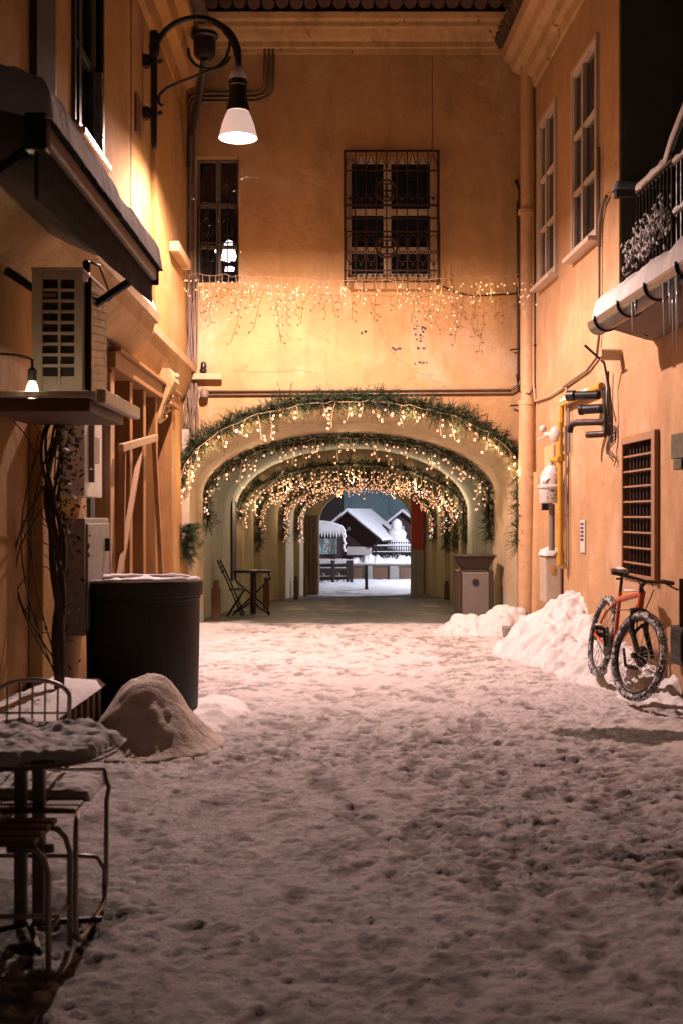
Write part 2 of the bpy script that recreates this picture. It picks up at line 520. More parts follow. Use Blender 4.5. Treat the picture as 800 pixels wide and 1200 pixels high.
def ground_mat():
    m, nt, b = newmat('alley_snow')
    v = coords(nt)
    at = N(nt, 'ShaderNodeAttribute', attribute_name='bare'); sl = N(nt, 'ShaderNodeAttribute', attribute_name='slush_shade')
    a = ramp(nt, noise(nt, v, 3.1, 8, .7, .6), .34, .66)
    col = mix(nt, a, (.86, .82, .83), (.72, .68, .685))
    ad = N(nt, 'ShaderNodeMath', operation='MULTIPLY_ADD'); nt.links.new(noise(nt, v, 11, 9, .72, .4), ad.inputs[0]); ad.inputs[1].default_value = .9
    nt.links.new(sl.outputs['Fac'], ad.inputs[2])
    s = ramp(nt, ad.outputs[0], .56, 1.18)
    col = mix(nt, mix(nt, .88, (0, 0, 0), s), col, (.30, .262, .25))
    # bare paving: dark wet stone with a dusting of trodden snow
    br = N(nt, 'ShaderNodeTexBrick'); br.inputs['Scale'].default_value = 4.5; br.inputs['Mortar Size'].default_value = .03
    br.inputs['Color1'].default_value = (.075, .078, .07, 1); br.inputs['Color2'].default_value = (.05, .052, .048, 1); br.inputs['Mortar'].default_value = (.03, .03, .028, 1)
    nt.links.new(v, br.inputs['Vector'])
    dust = ramp(nt, noise(nt, v, 5.5, 9, .72, .6), .48, .72)
    stone = mix(nt, mix(nt, .55, (0, 0, 0), dust), br.outputs['Color'], (.34, .34, .31))
    ab = N(nt, 'ShaderNodeMath', operation='MULTIPLY_ADD'); nt.links.new(noise(nt, v, 6, 8, .7), ab.inputs[0]); ab.inputs[1].default_value = .55
    nt.links.new(at.outputs['Fac'], ab.inputs[2])
    bf = ramp(nt, ab.outputs[0], .62, .98)
    col = mix(nt, bf, col, stone)
    nt.links.new(col, b.inputs['Base Color'])
    nt.links.new(ramp(nt, bf, 0, 1, (.72,) * 3 + (1,), (.42,) * 3 + (1,)), b.inputs['Roughness'])
    b.inputs['Specular IOR Level'].default_value = .35
    n1 = bump(nt, b, noise(nt, v, 30, 8, .75), 1.0, .034)
    bump(nt, b, noise(nt, v, 110, 4, .6), .5, .006, n1)
    return m


ys = np.concatenate([np.arange(1.5, 8, .0165), np.arange(8, 12, .024), np.arange(12, 17, .036), np.arange(17, 36.01, .11)])
alley = grid_object('snowy_pavement', np.arange(-2.3, 3.45, .0185), ys, alley_z, ground_mat(), alley_attr, (0, 0, 0))
tag(alley, 'trodden snow over the alley paving, thinning to dark wet stone under the arch', 'pavement', kind='structure')


def plaza_z(X, Y):
    return fz(Y) + .03 * fbm(X * 1.1, Y * 1.1, 4, 4) + .03 * (1 - np.abs(fbm(X * 3, Y * 3, 14, 3)))


sq = grid_object('snowy_square', np.arange(-7, 10, .15), np.arange(35.9, 64, .15), plaza_z, M['snow'], None, (0, 36, -1))
tag(sq, 'snow covered open square beyond the far end of the passage', 'square', kind='structure')
gx = np.array([-150, -40, -12, -8, 0, 8, 12, 40, 150.]); gy = np.array([-40, -5, 1, 16.5, 35, 50, 70, 160.])
gr = grid_object('ground', gx, gy, lambda X, Y: fz(Y) - .14, M['snow'], None, (0, 0, -1))
tag(gr, 'flat snowy ground under the alley and the square', 'ground', kind='structure')

# ================================================================== walls
FRONT = Ref((0, 15.65, 0), (1, 0, 0), (0, -1, 0))
LEFT = Ref((-2.07, 0, 0), (0, 1, 0), (1, 0, 0))
RIGHT = Ref((2.47, 15.65, 0), (.0393, -1, 0), (-1, -.0393, 0))


def RU(Y): return (15.65 - Y) * math.sqrt(1 + .0393 ** 2)


def wall_grid(mb, ref, u0, u1, z0, z1, holes=(), reveal=.25):
    us = sorted({u0, u1, *[h[0] for h in holes], *[h[1] for h in holes]}); zs = sorted({z0, z1, *[h[2] for h in holes], *[h[3] for h in holes]})
    us = [u for u in us if u0 <= u <= u1]; zs = [z for z in zs if z0 <= z <= z1]
    for a, b in zip(us, us[1:]):
        for c, d in zip(zs, zs[1:]):
            mu, mz = (a + b) / 2, (c + d) / 2
            if any(h[0] < mu < h[1] and h[2] < mz < h[3] for h in holes): continue
            mb.add([ref.pt(a, 0, c), ref.pt(b, 0, c), ref.pt(b, 0, d), ref.pt(a, 0, d)], [(0, 1, 2, 3)])
    for h in holes:
        a, b, c, d = h[:4]; r = h[4] if len(h) > 4 else reveal
        for q in ((a, c, b, c), (b, c, b, d), (b, d, a, d), (a, d, a, c)):
            mb.add([ref.pt(q[0], 0, q[1]), ref.pt(q[2], 0, q[3]), ref.pt(q[2], -r, q[3]), ref.pt(q[0], -r, q[1])], [(0, 1, 2, 3)])
    return mb


def cornice(mb, ref, u0, u1, prof):      # prof: list of (n, z), swept along u; closed at the ends
    poly0 = [ref.pt(u0, n, z) for n, z in prof]
    return mb.prism(poly0, ref.ud * (u1 - u0))


def window(parent, ref, u0, u1, z0, z1, frame_mat, mull=(.5,), trans=(.5,), depth=.16, casing=.07, sash=.045, sill=True, sill_mat=None, pane_mat=None, proud=.03):
    f = MB()
    if casing:
        c = casing
        f.rbox(ref, u0 - c, u0, -.04, proud, z0 - c, z1 + c); f.rbox(ref, u1, u1 + c, -.04, proud, z0 - c, z1 + c)
        f.rbox(ref, u0, u1, -.04, proud + .002, z1, z1 + c)
        f.rbox(ref, u0, u1, -.04, proud + .002, z0 - c, z0)
    n0, n1 = -depth, -depth + .055
    f.rbox(ref, u0, u0 + sash, n0, n1, z0, z1); f.rbox(ref, u1 - sash, u1, n0, n1, z0, z1)
    f.rbox(ref, u0 + sash, u1 - sash, n0, n1, z0, z0 + sash * 1.3); f.rbox(ref, u0 + sash, u1 - sash, n0, n1, z1 - sash, z1)
    for k in mull:
        u = u0 + (u1 - u0) * k; f.rbox(ref, u - sash * .9, u + sash * .9, n0 + .004, n1 + .012, z0 + sash, z1 - sash)
    for t in trans:
        z = z0 + (z1 - z0) * t; f.rbox(ref, u0 + sash, u1 - sash, n0 + .002, n1 + .004, z - sash * .75, z + sash * .75)
    w = f.build('window', frame_mat, parent, bevel=.006)
    p = MB(); p.rbox(ref, u0 + .002, u1 - .002, n0 - .05, n0 + .02, z0 + .002, z1 - .002); p.build('pane', pane_mat or M['glass'], w)
    if sill:
        s = MB(); s.rbox(ref, u0 - casing - .03, u1 + casing + .03, -.02, proud + .09, z0 - casing - .055, z0 - casing - .004)
        s.build('sill', sill_mat or frame_mat, w, bevel=.008)
    return w


# ------------------------------------------------------------------ house over the passage
arch_house = thing('passage_house', 'ochre plastered house closing the alley, with a wide lit archway through its ground floor', 'house', (0.2, 15.65, 0))


def sect(Y, cpx, hpx, top, spring, dx=0, dt=0):
    k = F / Y
    return dict(Y=Y, c=(cpx - CXP) / k, w=hpx / k + dx, t=CAMH + (HYP - top) / k + dt, s=CAMH + (HYP - spring) / k, f=floor_z(Y) - .12)


S1 = sect(15.65, 413, 192, 478, 566)
S2 = sect(17.4, 408, 169, 508, 582)
S3 = sect(23.0, 412, 128, 545, 600); S4 = sect(26.5, 418, 112, 555, 602); S5 = sect(30.0, 427, 93, 563, 603)
S6 = sect(33.0, 428, 77, 568, 606); S7 = sect(35.0, 428, 54, 572, 612)


def lerp(A, B, Y, dx=0, dt=0):
    t = (Y - A['Y']) / (B['Y'] - A['Y'])
    r = {k: A[k] + (B[k] - A[k]) * t for k in A}; r['Y'] = Y; r['w'] += dx; r['t'] += dt; r['f'] = floor_z(Y) - .12
    return r


def outline(S, n=36, off=0, jambs=True):
    pts = []
    if jambs:
        for z in np.linspace(S['f'], S['s'], 6)[:-1]: pts.append((S['c'] - S['w'] - off, S['Y'], float(z)))
    for i in range(n + 1):
        a = PI - PI * i / n
        pts.append((S['c'] + (S['w'] + off) * math.cos(a), S['Y'], S['s'] + (S['t'] - S['s'] + off) * math.sin(a)))
    if jambs:
        for z in np.linspace(S['s'], S['f'], 6)[1:]: pts.append((S['c'] + S['w'] + off, S['Y'], float(z)))
    return pts


def loft(mb, *secs):
    b = len(mb.v); n = 0
    for s in secs:
        o = outline(s); n = len(o); mb.v += o
    for i in range(len(secs) - 1):
        for k in range(n - 1):
            q = b + i * n + k; mb.f.append((q, q + 1, q + n + 1, q + n))
    return mb


def annulus(mb, A, B, Y):
    a = outline(A); c = outline(B); n = len(a); b = len(mb.v)
    mb.v += [(p[0], Y, p[2]) for p in a] + [(p[0], Y, p[2]) for p in c]
    for k in range(n - 1): mb.f.append((b + k, b + k + 1, b + n + k + 1, b + n + k))
    return mb


fw = MB()
HW = (.045 + .03, 1.25 - .03, 4.62, 6.2)           # big barred window
LW = (-1.90, -1.34, 4.55, 6.20)                     # narrow window by the corner
# facade with the arch cut out of it
ZT = 4.0
o1 = outline(S1, 48, jambs=False)
fl, frr = -2.12, 2.62
fw.add([(fl, 15.65, -.1), (S1['c'] - S1['w'], 15.65, -.1), (S1['c'] - S1['w'], 15.65, S1['s']), (fl, 15.65, S1['s'])], [(0, 1, 2, 3)])
fw.add([(S1['c'] + S1['w'], 15.65, -.1), (frr, 15.65, -.1), (frr, 15.65, S1['s']), (S1['c'] + S1['w'], 15.65, S1['s'])], [(0, 1, 2, 3)])
fw.add([(fl, 15.65, S1['s']), (S1['c'] - S1['w'], 15.65, S1['s']), (S1['c'] - S1['w'], 15.65, ZT), (fl, 15.65, ZT)], [(0, 1, 2, 3)])
fw.add([(S1['c'] + S1['w'], 15.65, S1['s']), (frr, 15.65, S1['s']), (frr, 15.65, ZT), (S1['c'] + S1['w'], 15.65, ZT)], [(0, 1, 2, 3)])
for p, q in zip(o1, o1[1:]):
    fw.add([p, q, (q[0], 15.65, ZT), (p[0], 15.65, ZT)], [(0, 1, 2, 3)])
wall_grid(fw, FRONT, fl, frr, ZT, 8.4, [HW, LW], .22)
fw.build('wall', M['front_plaster'], arch_house)
MB().rbox(FRONT, fl - .5, frr + .5, -19.2, -18.9, 5, 8.4).rbox(FRONT, fl - 3, frr + 3, -19, -.35, 8.35, 8.45).build('roof', M['tile'], arch_house)
a = MB(); loft(a, S1, S2)
annulus(a, S2, lerp(S2, S3, 17.4, .12, .16), 17.4); a.build('arch_rib', M['vault_front'], arch_house, smooth='auto')
bays = [(S2, S3, M['vault_pale'], 17.4), (S3, S4, M['vault_ochre'], 23.7), (S4, S5, M['vault_ochre'], 27.1), (S5, S6, M['vault_ochre'], 30.6), (S6, S7, M['vault_ochre'], 33.5)]
for A, B, mt, y0 in bays:
    d0 = .12; d1 = .10 if B is S3 else .14; t1 = .30 if B is S3 else .22
    if B is S7: d1, t1 = .40, .25
    a0 = lerp(A, B, y0, d0, .2); b0 = lerp(A, B, B['Y'], d1, t1)
    v = MB(); loft(v, a0, b0); v.build('vault', mt, arch_house, smooth='auto')
    r = MB(); annulus(r, b0, B, B['Y'])
    th = .6 if B is not S7 else .5
    e = dict(B); e['Y'] = B['Y'] + th; e['f'] = floor_z(e['Y']) - .12
    loft(r, B, e)
    if B is not S7:
        annulus(r, e, lerp(A, B, B['Y'], .3, .4), e['Y'])
    r.build('arch_rib', M['vault_ochre'] if B is not S3 else M['vault_front'], arch_house, smooth='auto')
# rear facade on the square (closes the passage from outside)
rw = MB()
e = dict(S7); e['Y'] = 35.52
oo = outline(e, 30, jambs=False)
for p, q in zip(oo, oo[1:]): rw.add([p, q, (q[0], 35.52, 8), (p[0], 35.52, 8)], [(0, 1, 2, 3)])
rw.add([(-9, 35.52, -1.2), (oo[0][0], 35.52, -1.2), (oo[0][0], 35.52, 8), (-9, 35.52, 8)], [(0, 1, 2, 3)])
rw.add([(oo[-1][0], 35.52, -1.2), (11, 35.52, -1.2), (11, 35.52, 8), (oo[-1][0], 35.52, 8)], [(0, 1, 2, 3)])
rw.build('rear_wall', M['front_plaster'], arch_house)
# far gate leaf, red jamb panel, stone plinth
k = F / 34.9
cx7 = S7['c']
g = MB(); g.box(cx7 - S7['w'] - .42, cx7 - S7['w'] - .02, 34.80, 34.88, floor_z(34.8) - .05, 1.50)
for i in range(3): g.box(cx7 - S7['w'] - .40 + .13 * i, cx7 - S7['w'] - .30 + .13 * i, 34.76, 34.80, floor_z(34.8), 1.42)
gl = g.build('gate_leaf', M['brown_wood'], arch_house, bevel=.01)
MB().box(cx7 - S7['w'] - .08, cx7 - S7['w'] - .03, 34.72, 34.80, .05, .11).build('handle', M['black_iron'], gl)
MB().box(cx7 + S7['w'] - .02, cx7 + S7['w'] + .34, 34.72, 34.94, .50, 2.25).build('jamb_panel', M['red_paint'], arch_house, bevel=.01)
MB().box(cx7 + S7['w'] - .04, cx7 + S7['w'] + .34, 34.68, 34.98, -1.0, .498).box(cx7 + S7['w'] - .05, cx7 + S7['w'] + .10, 34.66, 34.679, -.9, .46).build('plinth', M['stone'], arch_house, bevel=.015)
MB().box(cx7 + S7['w'] + .36, cx7 + S7['w'] + .62, 34.60, 34.68, -1.0, .62).box(cx7 + S7['w'] + .38, cx7 + S7['w'] + .60, 34.575, 34.598, -.25, .58).build('shutter', M['pale_wood'], arch_house, bevel=.01)
# raised dark panel for a tall opening in the first bay, plate for the jamb slot
s = lerp(S2, S3, 22.3, .12, .2)
MB().box(s['c'] - s['w'] - .02, s['c'] - s['w'] + .05, 21.9, 22.75, .3, 2.0).build('shutter', M['dark_wood'], arch_house, bevel=.01)
s = lerp(S2, S3, 17.75, .12, .2)
MB().box(s['c'] - s['w'] - .02, s['c'] - s['w'] + .018, 17.66, 17.86, .26, .66).build('vent', M['bark'], arch_house, bevel=.01)
# cornice and eaves
cn = MB(); cornice(cn, FRONT, fl, frr, [(-.05, 7.54), (.03, 7.54), (.035, 7.60), (.07, 7.61), (.075, 7.68), (.12, 7.70), (.16, 7.76), (.18, 7.80), (.24, 7.81), (.245, 7.87), (.31, 7.89), (.33, 7.96), (-.05, 8.1)])
cn.build('cornice', M['trim_plaster'], arch_house)
tl = MB(); r = random.Random(3)
for i in range(26):
    u = fl + .02 + i * .18
    tl.tube([FRONT.pt(u + .09, .44 + r.uniform(-.03, .03), 8.035), FRONT.pt(u + .09, .05, 8.26)], .085, 8)
tl.build('roof_tiles', M['tile'], arch_house, smooth='auto')
# windows
w = window(arch_house, FRONT, *HW, M['cream_paint'], mull=(.46,), trans=(.24, .56), depth=.17, casing=0, sash=.055, sill=False)
g = MB(); R_ = .011
u0, u1, z0, z1 = .045, 1.25, 4.52, 6.24
pr = .13; pb = .24                                            # the grille bulges out below


def gp(u, z):
    n = pr if z > 5.35 else pr + (pb - pr) * min(1, (5.35 - z) / .25)
    return FRONT.pt(u, n, z)


for u in np.linspace(u0, u1, 10):
    wdt = .02 if u in (u0, u1) else .010
    g.tube([gp(u, 6.24), gp(u, 5.36), gp(u, 5.1), gp(u, 4.5)], wdt if wdt > .015 else .009, 6)
for z in (6.235, 5.98, 5.53, 5.36, 5.17, 4.66, 4.52):
    g.bar(gp(u0 - .02, z), gp(u1 + .02, z), .02, .028 if z in (6.235, 5.53, 4.52) else .018)
for u, sgn in ((u0, 1), (u1, -1)):
    for z in (6.235, 5.53, 5.17, 4.52): g.bar(gp(u, z), FRONT.pt(u, -.02, z), .02)
    g.tube([gp(u, 6.2) + FRONT.nd * -.03, gp(u, 4.55) + FRONT.nd * -.1], .014, 6)
us = np.linspace(u0, u1, 10)
for i in range(9):                                            # pointed arches along the top, loops and drops in the fields
    a, b = us[i], us[i + 1]
    g.tube([gp(a, 6.0), gp(a + .03, 6.1), gp((a + b) / 2, 6.21), gp(b - .03, 6.1), gp(b, 6.0)], .007, 5)
    for zc, hh in ((5.0, .12), (4.84, .1)):
        if i in (3, 4): continue
        g.tube([gp((a + b) / 2 + .05 * math.cos(t), zc + (hh if t < PI else -hh) * abs(math.sin(t)) ** .6 * (1 if zc > 4.9 else .7)) for t in np.linspace(0, 2 * PI, 14)[:-1]], .006, 5, closed=True)
    g.ball(gp((a + b) / 2, 5.62), .022, n=6, m=4); g.ball(gp((a + b) / 2, 4.74), .02, n=6, m=4)
    g.tube([gp(a, 5.7), gp((a + b) / 2, 5.58), gp(b, 5.7)], .006, 5)
for zc, rr in ((4.96, .135), (5.72, .135)):
    c = (us[4] + us[3] * .5 + us[5] * .5) / 2
    g.tube([gp(c + rr * math.cos(t), zc + rr * math.sin(t)) for t in np.linspace(0, 2 * PI, 25)[:-1]], .017, 6, closed=True)
    for k in range(4):
        t0 = PI / 4 + k * PI / 2
        g.tube([gp(c + .06 * math.cos(t0) + .05 * math.cos(t), zc + .06 * math.sin(t0) + .05 * math.sin(t)) for t in np.linspace(0, 2 * PI, 13)[:-1]], .011, 5, closed=True)
g.build('grille', M['brown_iron'], w, smooth='auto')
w2 = window(arch_house, FRONT, *LW, M['dim_sash'], mull=(.5,), trans=(.3, .63), depth=.19, casing=0, sash=.035, sill=False, pane_mat=M['glass'])
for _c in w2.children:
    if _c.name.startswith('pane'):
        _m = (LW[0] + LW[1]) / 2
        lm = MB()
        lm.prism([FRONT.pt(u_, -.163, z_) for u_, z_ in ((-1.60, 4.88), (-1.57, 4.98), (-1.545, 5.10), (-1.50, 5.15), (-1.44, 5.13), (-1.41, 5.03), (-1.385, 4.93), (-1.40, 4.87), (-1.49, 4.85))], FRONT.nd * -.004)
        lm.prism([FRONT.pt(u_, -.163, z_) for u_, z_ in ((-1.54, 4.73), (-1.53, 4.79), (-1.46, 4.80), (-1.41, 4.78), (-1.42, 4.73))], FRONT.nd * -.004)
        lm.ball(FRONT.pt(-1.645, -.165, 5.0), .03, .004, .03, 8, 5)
        lm.build('glass_glint', M['glint_glow'], w2, bevel=.002)  # bright glint in the glass, drawn as glowing shapes before the pane
g = MB(); u0, u1 = LW[0] + .02, LW[1] - .02
g.tube([FRONT.pt(u0, -.03, 4.57), FRONT.pt(u0, -.03, 5.5), FRONT.pt(u0 + .05, -.03, 5.6), FRONT.pt(u1 - .05, -.03, 5.6), FRONT.pt(u1, -.03, 5.5), FRONT.pt(u1, -.03, 4.57)], .010, 6)
for i in (1, 2, 3):
    u = u0 + (u1 - u0) * i / 4; g.tube([FRONT.pt(u, -.03, 4.57), FRONT.pt(u, -.03, 5.56)], .008, 6)
for zz in (4.62, 5.08): g.tube([FRONT.pt(u0, -.03, zz), FRONT.pt(u1, -.03, zz)], .008, 6)
for i in (1, 3):
    u = u0 + (u1 - u0) * i / 4
    for sg in (-1, 1):
        g.tube([FRONT.pt(u + sg * (.012 + .075 * math.sin(t)), -.03, 5.06 - .17 * t / PI * 1.2 + .07 * math.sin(t * 2)) for t in np.linspace(0, PI, 9)], .007, 5)
        g.tube([FRONT.pt(u + sg * .085 * math.sin(t), -.03, 5.13 + .09 * t) for t in np.linspace(0, PI, 9)], .006, 5)
    g.ball(FRONT.pt(u, -.03, 5.46), .022, n=6, m=4)
g.build('grille', M['black_iron'], w2, smooth='auto')

# downpipes in the right corner
dp = MB()
dp.tube([(2.40, 15.40, 7.45), (2.40, 15.40, 2.95)], .098, 14); dp.tube([(2.385, 15.38, 2.95), (2.37, 15.36, .1)], .108, 14)
for z in (2.95, 2.03, 1.92, 5.4): dp.tube([(2.39, 15.385, z - .03), (2.39, 15.385, z + .03)], .122, 14)
dp.tube([(2.52, 15.25, 2.05), (2.49, 15.25, .08)], .075, 12)
pp = dp.build('downpipe', M['pipe_paint'], arch_house, smooth='auto')
c = MB()
for z in (3.66, 2.93):
    c = MB(); c.tube([(2.20, 15.6, z), (2.27, 15.5, z), (2.5, 15.25, z + .02)], .012, 6); c.build('clamp', M['black_iron'], pp)
c = MB(); c.tube([(2.28, 15.58, 3.34), (2.28, 15.42, 3.10), (2.40, 15.27, 3.05), (2.52, 15.3, 3.2), (2.53, 15.4, 3.3)], .010, 6); c.build('cable_loop', M['black_iron'], pp)
# conduits across the facade
c = MB()
for dz in (0, .05): c.tube([FRONT.pt(-1.80, .03, 3.075 + dz), FRONT.pt(2.20, .03, 3.10 + dz), FRONT.pt(2.30, .03, 3.16 + dz), FRONT.pt(2.34 - dz, .03, 3.28), FRONT.pt(2.34 - dz, .03, 4.5)], .013, 6)
c.build('conduit', M['cable'], arch_house, smooth=True)
c = MB()
c.tube([FRONT.pt(2.335, .05, 4.4), FRONT.pt(2.33, .05, 5.4), FRONT.pt(2.32, .06, 5.75), FRONT.pt(2.27, .05, 5.88)], .022, 7)
c.tube([FRONT.pt(2.30, .05, 4.6), FRONT.pt(2.29, .05, 5.6)], .012, 6)
c.tube([FRONT.pt(1.32, .02, 4.50), FRONT.pt(1.45, .03, 4.43), FRONT.pt(1.7, .03, 4.37), FRONT.pt(2.0, .03, 4.385), FRONT.pt(2.35, .03, 4.41)], .009, 6)
c.build('wall_cable', M['dark_cable'], arch_house, smooth=True)
c = MB(); c.tube([FRONT.pt(1.18, .006, 7.5), FRONT.pt(1.185, .006, 6.3)], .006, 5); c.build('wall_wire', M['cable'], arch_house)
c = MB()
for d in (0, .055, .11):
    c.tube([FRONT.pt(-1.0 + d, .03, 7.6), FRONT.pt(-1.0 + d, .03, 7.13 - d * .6), FRONT.pt(-1.05 + d * .8, .03, 7.05 - d * .8), FRONT.pt(-1.12, .03, 7.02 - d), FRONT.pt(-1.85, .03, 7.02 - d),
            FRONT.pt(-1.97 + d * .6, .03, 6.97 - d), FRONT.pt(-2.03 + d, .03, 6.86 - d), FRONT.pt(-2.03 + d, .03, 3.6), FRONT.pt(-2.0 + d, .04, 3.2), FRONT.pt(-2.05 + d, .03, 2.75), FRONT.pt(-2.08 + d, .02, 2.6)], .017, 7)
c.build('conduit', M['cable'], arch_house, smooth=True)
c = MB(); rr = random.Random(8)
for i in range(9):
    u = -2.02 + rr.uniform(0, .2); pts = []
    for j in range(14):
        z = 4.6 - j * .165; pts.append(FRONT.pt(u + .010 * math.sin(j * .8 + i) + (.035 * rr.uniform(-1, 1) if j > 7 else 0), .05 + .02 * math.sin(j + i * 2), z))
    c.tube(pts, rr.choice((.008, .011, .014)), 5)
c.build('wall_cable', M['cable'], arch_house, smooth=True)
# bracket with a small sensor in the left corner
b = MB(); b.rbox(FRONT, -2.02, -1.55, .07, .12, 3.27, 3.35); b.rbox(FRONT, -1.99, -1.93, 0, .07, 3.25, 3.37)
br = b.build('bracket', M['pipe_paint'], arch_house, bevel=.006)
b = MB(); b.lathe([(.028, 0), (.045, .02), (.045, .05), (.03, .06), (.04, .07), (.04, .12), (.02, .15)], FRONT.pt(-1.83 + .04, .10, 3.35), 12)
b.build('sensor', M['lamp_iron'], br, smooth='auto')
b = MB(); b.lathe([(.02, 0), (.055, .02), (.06, .08), (.03, .13)], FRONT.pt(-1.78, .10, 3.02), 12); b.build('junction_box', M['cable'], arch_house, smooth='auto')
MB().rbox(FRONT, -2.10, -1.98, 0, .10, 1.1, 2.62).build('cable_duct', M['gas_box'], arch_house, bevel=.01)
# faded blue paint scraps and old cracks on the plaster
c = MB(); rr = random.Random(4)
for (px, py, n, sp) in ((423, 390, 7, 3), (464, 410, 9, 4), (492, 383, 9, 4), (494, 396, 6, 3), (493, 408, 7, 5), (493, 424, 8, 3), (490, 389, 5, 5)):
    c = MB()
    for i in range(n):
        p = P(px + rr.gauss(0, sp), py + rr.gauss(0, sp * .5), 15.65); u = p.x; z = p.z; s = rr.uniform(.006, .02)
        c.add([FRONT.pt(u - s, .003, z - s * .4), FRONT.pt(u + s * .6, .003, z - s * .8), FRONT.pt(u + s, .003, z + s * .5), FRONT.pt(u - s * .5, .003, z + s)], [(0, 1, 2, 3)])
    c.build('paint_mark', M['ink'], arch_house)
c = MB()
for line in ([(437, 370), (446, 390), (455, 410), (468, 422), (490, 436), (515, 448), (524, 457)], [(275, 434), (300, 436), (325, 437), (352, 434), (380, 438)]):
    pts = []
    for (a, b2), (a2, b3) in zip(line, line[1:]):
        for t in np.linspace(0, 1, 7)[:-1]:
            p = P(a + (a2 - a) * t + rr.gauss(0, .8), b2 + (b3 - b2) * t + rr.gauss(0, .8), 15.65); pts.append((p.x, 15.649, p.z))
    c = MB(); c.tube(pts, .0022, 4); c.build('crack', M['cable'], arch_house)

# ------------------------------------------------------------------ left house
left = thing('corner_house', 'yellow plastered house along the left side, shopfront below a bracketed ledge', 'house', (-2.2, 6, 0))
LWIN = (9.22, 10.26, 4.56, 7.1)
BLIND = (14.15, 14.95, 4.75, 6.3)
SHOP = (10.62, 14.55, 0, 2.88, .8)
GAP = (9.72, 10.42, 0, 2.7, .5)
w = MB(); wall_grid(w, LEFT, -4, 15.65, -.1, 7.4, [LWIN, (*BLIND, .10), SHOP, GAP], .2)
w.rbox(LEFT, 13.0, 15.6, .001, .05, 3.55, 7.25)                              # shallow lesene towards the corner
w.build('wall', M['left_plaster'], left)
MB().rbox(LEFT, *BLIND[:2], -.14, -.085, BLIND[2], BLIND[3]).build('blind_panel', M['gas_box'], left)
MB().rbox(LEFT, 14.0, 15.1, .051, .17, 4.60, 4.72).build('sill', M['trim_plaster'], left, bevel=.012)
lw = window(left, LEFT, *LWIN, M['blue_frame'], mull=(.5,), trans=(.30, .62), depth=.12, casing=.05, sash=.05, sill=False)
MB().rbox(LEFT, LWIN[0], LWIN[1], -.06, .05, 4.51, 4.56).rbox(LEFT, LWIN[0] - .02, LWIN[1] + .02, .04, .10, 4.44, 4.505).rbox(LEFT, LWIN[0], LWIN[0] + .03, -.065, .02, 4.56, 5.2).rbox(LEFT, LWIN[1] - .03, LWIN[1], -.065, .03, 4.56, 5.3).build('sill', M['silver'], lw, bevel=.012)
p = MB(); p.rbox(LEFT, 7.94, 8.45, .0, .05, 3.5, 7.3); p.build('dark_wall_strip', M['dark_plaster'], left)  # dark strip standing slightly proud of the wall
for (y0, y1) in ((8.62, 8.66), (11.75, 11.78)):
    MB().rbox(LEFT, y0, y1, .001, .008, 3.5, 7.3).build('seam', M['cable'], left)
MB().rbox(LEFT, 11.98, 12.25, .001, .02, 5.35, 5.75).build('vent', M['brown_wood'], left, bevel=.004)
c = MB(); cornice(c, LEFT, -4, 11.62, [(0, 3.04), (.05, 3.06), (.12, 3.14), (.24, 3.26), (.26, 3.36), (.30, 3.37), (.31, 3.45), (0, 3.52)])
cornice(c, LEFT, 11.62, 15.6, [(0, 3.02), (.04, 3.06), (.07, 3.16), (.12, 3.26), (.13, 3.36), (.17, 3.37), (.18, 3.45), (0, 3.50)])
c.build('ledge', M['trim_plaster'], left)
c = MB(); cornice(c, LEFT, -4, 15.3, [(0, 6.75), (.06, 6.77), (.09, 6.95), (.2, 7.0), (.24, 7.15), (.36, 7.2), (.38, 7.34), (0, 7.5)])
c.build('cornice', M['left_plaster'], left)
g = MB()
g.tube([(-1.62, 3, 7.30), (-1.62, 13.9, 7.30)], .085, 12)
g.build('gutter', M['gutter'], left, smooth='auto')
g = MB(); g.lathe([(.10, 0), (.13, .05), (.13, .22), (.16, .24), (.16, .28)], (-1.60, 14.0, 6.86), 14); g.tube([(-1.60, 14.0, 6.86), (-1.7, 14.4, 6.6), (-1.92, 15.2, 6.35), (-1.95, 15.4, 6.0)], .045, 8)
g.build('rain_head', M['lamp_iron'], left, smooth='auto')
MB().rbox(LEFT, 10.35, 14.9, .001, .022, 2.96, 3.03).build('fascia', M['plum_paint'], left)
MB().rbox(LEFT, 8.7, 13.0, .001, .035, 3.03, 3.18).build('fascia', M['plum_paint'], left)
# console bracket under the ledge
b = MB(); b.prism([LEFT.pt(13.3, 0, 2.55), LEFT.pt(13.3, .06, 2.6), LEFT.pt(13.3, .10, 2.75), LEFT.pt(13.3, .22, 3.0), LEFT.pt(13.3, .16, 3.14), LEFT.pt(13.3, 0, 3.14)], LEFT.ud * .4)
for i in range(7): b.ball(LEFT.pt(13.5 + .05 * math.sin(i * 2), .08 + .022 * i, 2.62 + .075 * i), .035, n=8, m=5)
b.build('console', M['trim_plaster'], left, smooth='auto')
# timber shopfront
s = MB()
s.rbox(LEFT, 10.5, 14.7, -.05, .09, 2.80, 2.95); s.rbox(LEFT, 10.55, 14.6, .0, .13, 2.95, 2.99)
for y in (10.62, 11.55, 12.35, 13.15, 14.4): s.rbox(LEFT, y, y + .15, -.42, .03, 0, 2.80)
s.rbox(LEFT, 10.77, 13.15, -.40, -.30, .0, .75); s.rbox(LEFT, 10.77, 14.4, -.42, -.30, 2.2, 2.32)
shop = s.build('shopfront', M['wood'], left, bevel=.008)
MB().rbox(LEFT, 10.77, 11.55, -.44, -.40, .75, 2.8).rbox(LEFT, 11.70, 12.35, -.44, -.40, .75, 2.8).rbox(LEFT, 12.5, 13.15, -.44, -.40, .75, 2.8).build('pane', M['glass_warm'], shop)
MB().rbox(LEFT, 10.62, 14.55, -.82, -.78, 0, 2.88).build('back_panel', M['dark_wood'], shop)
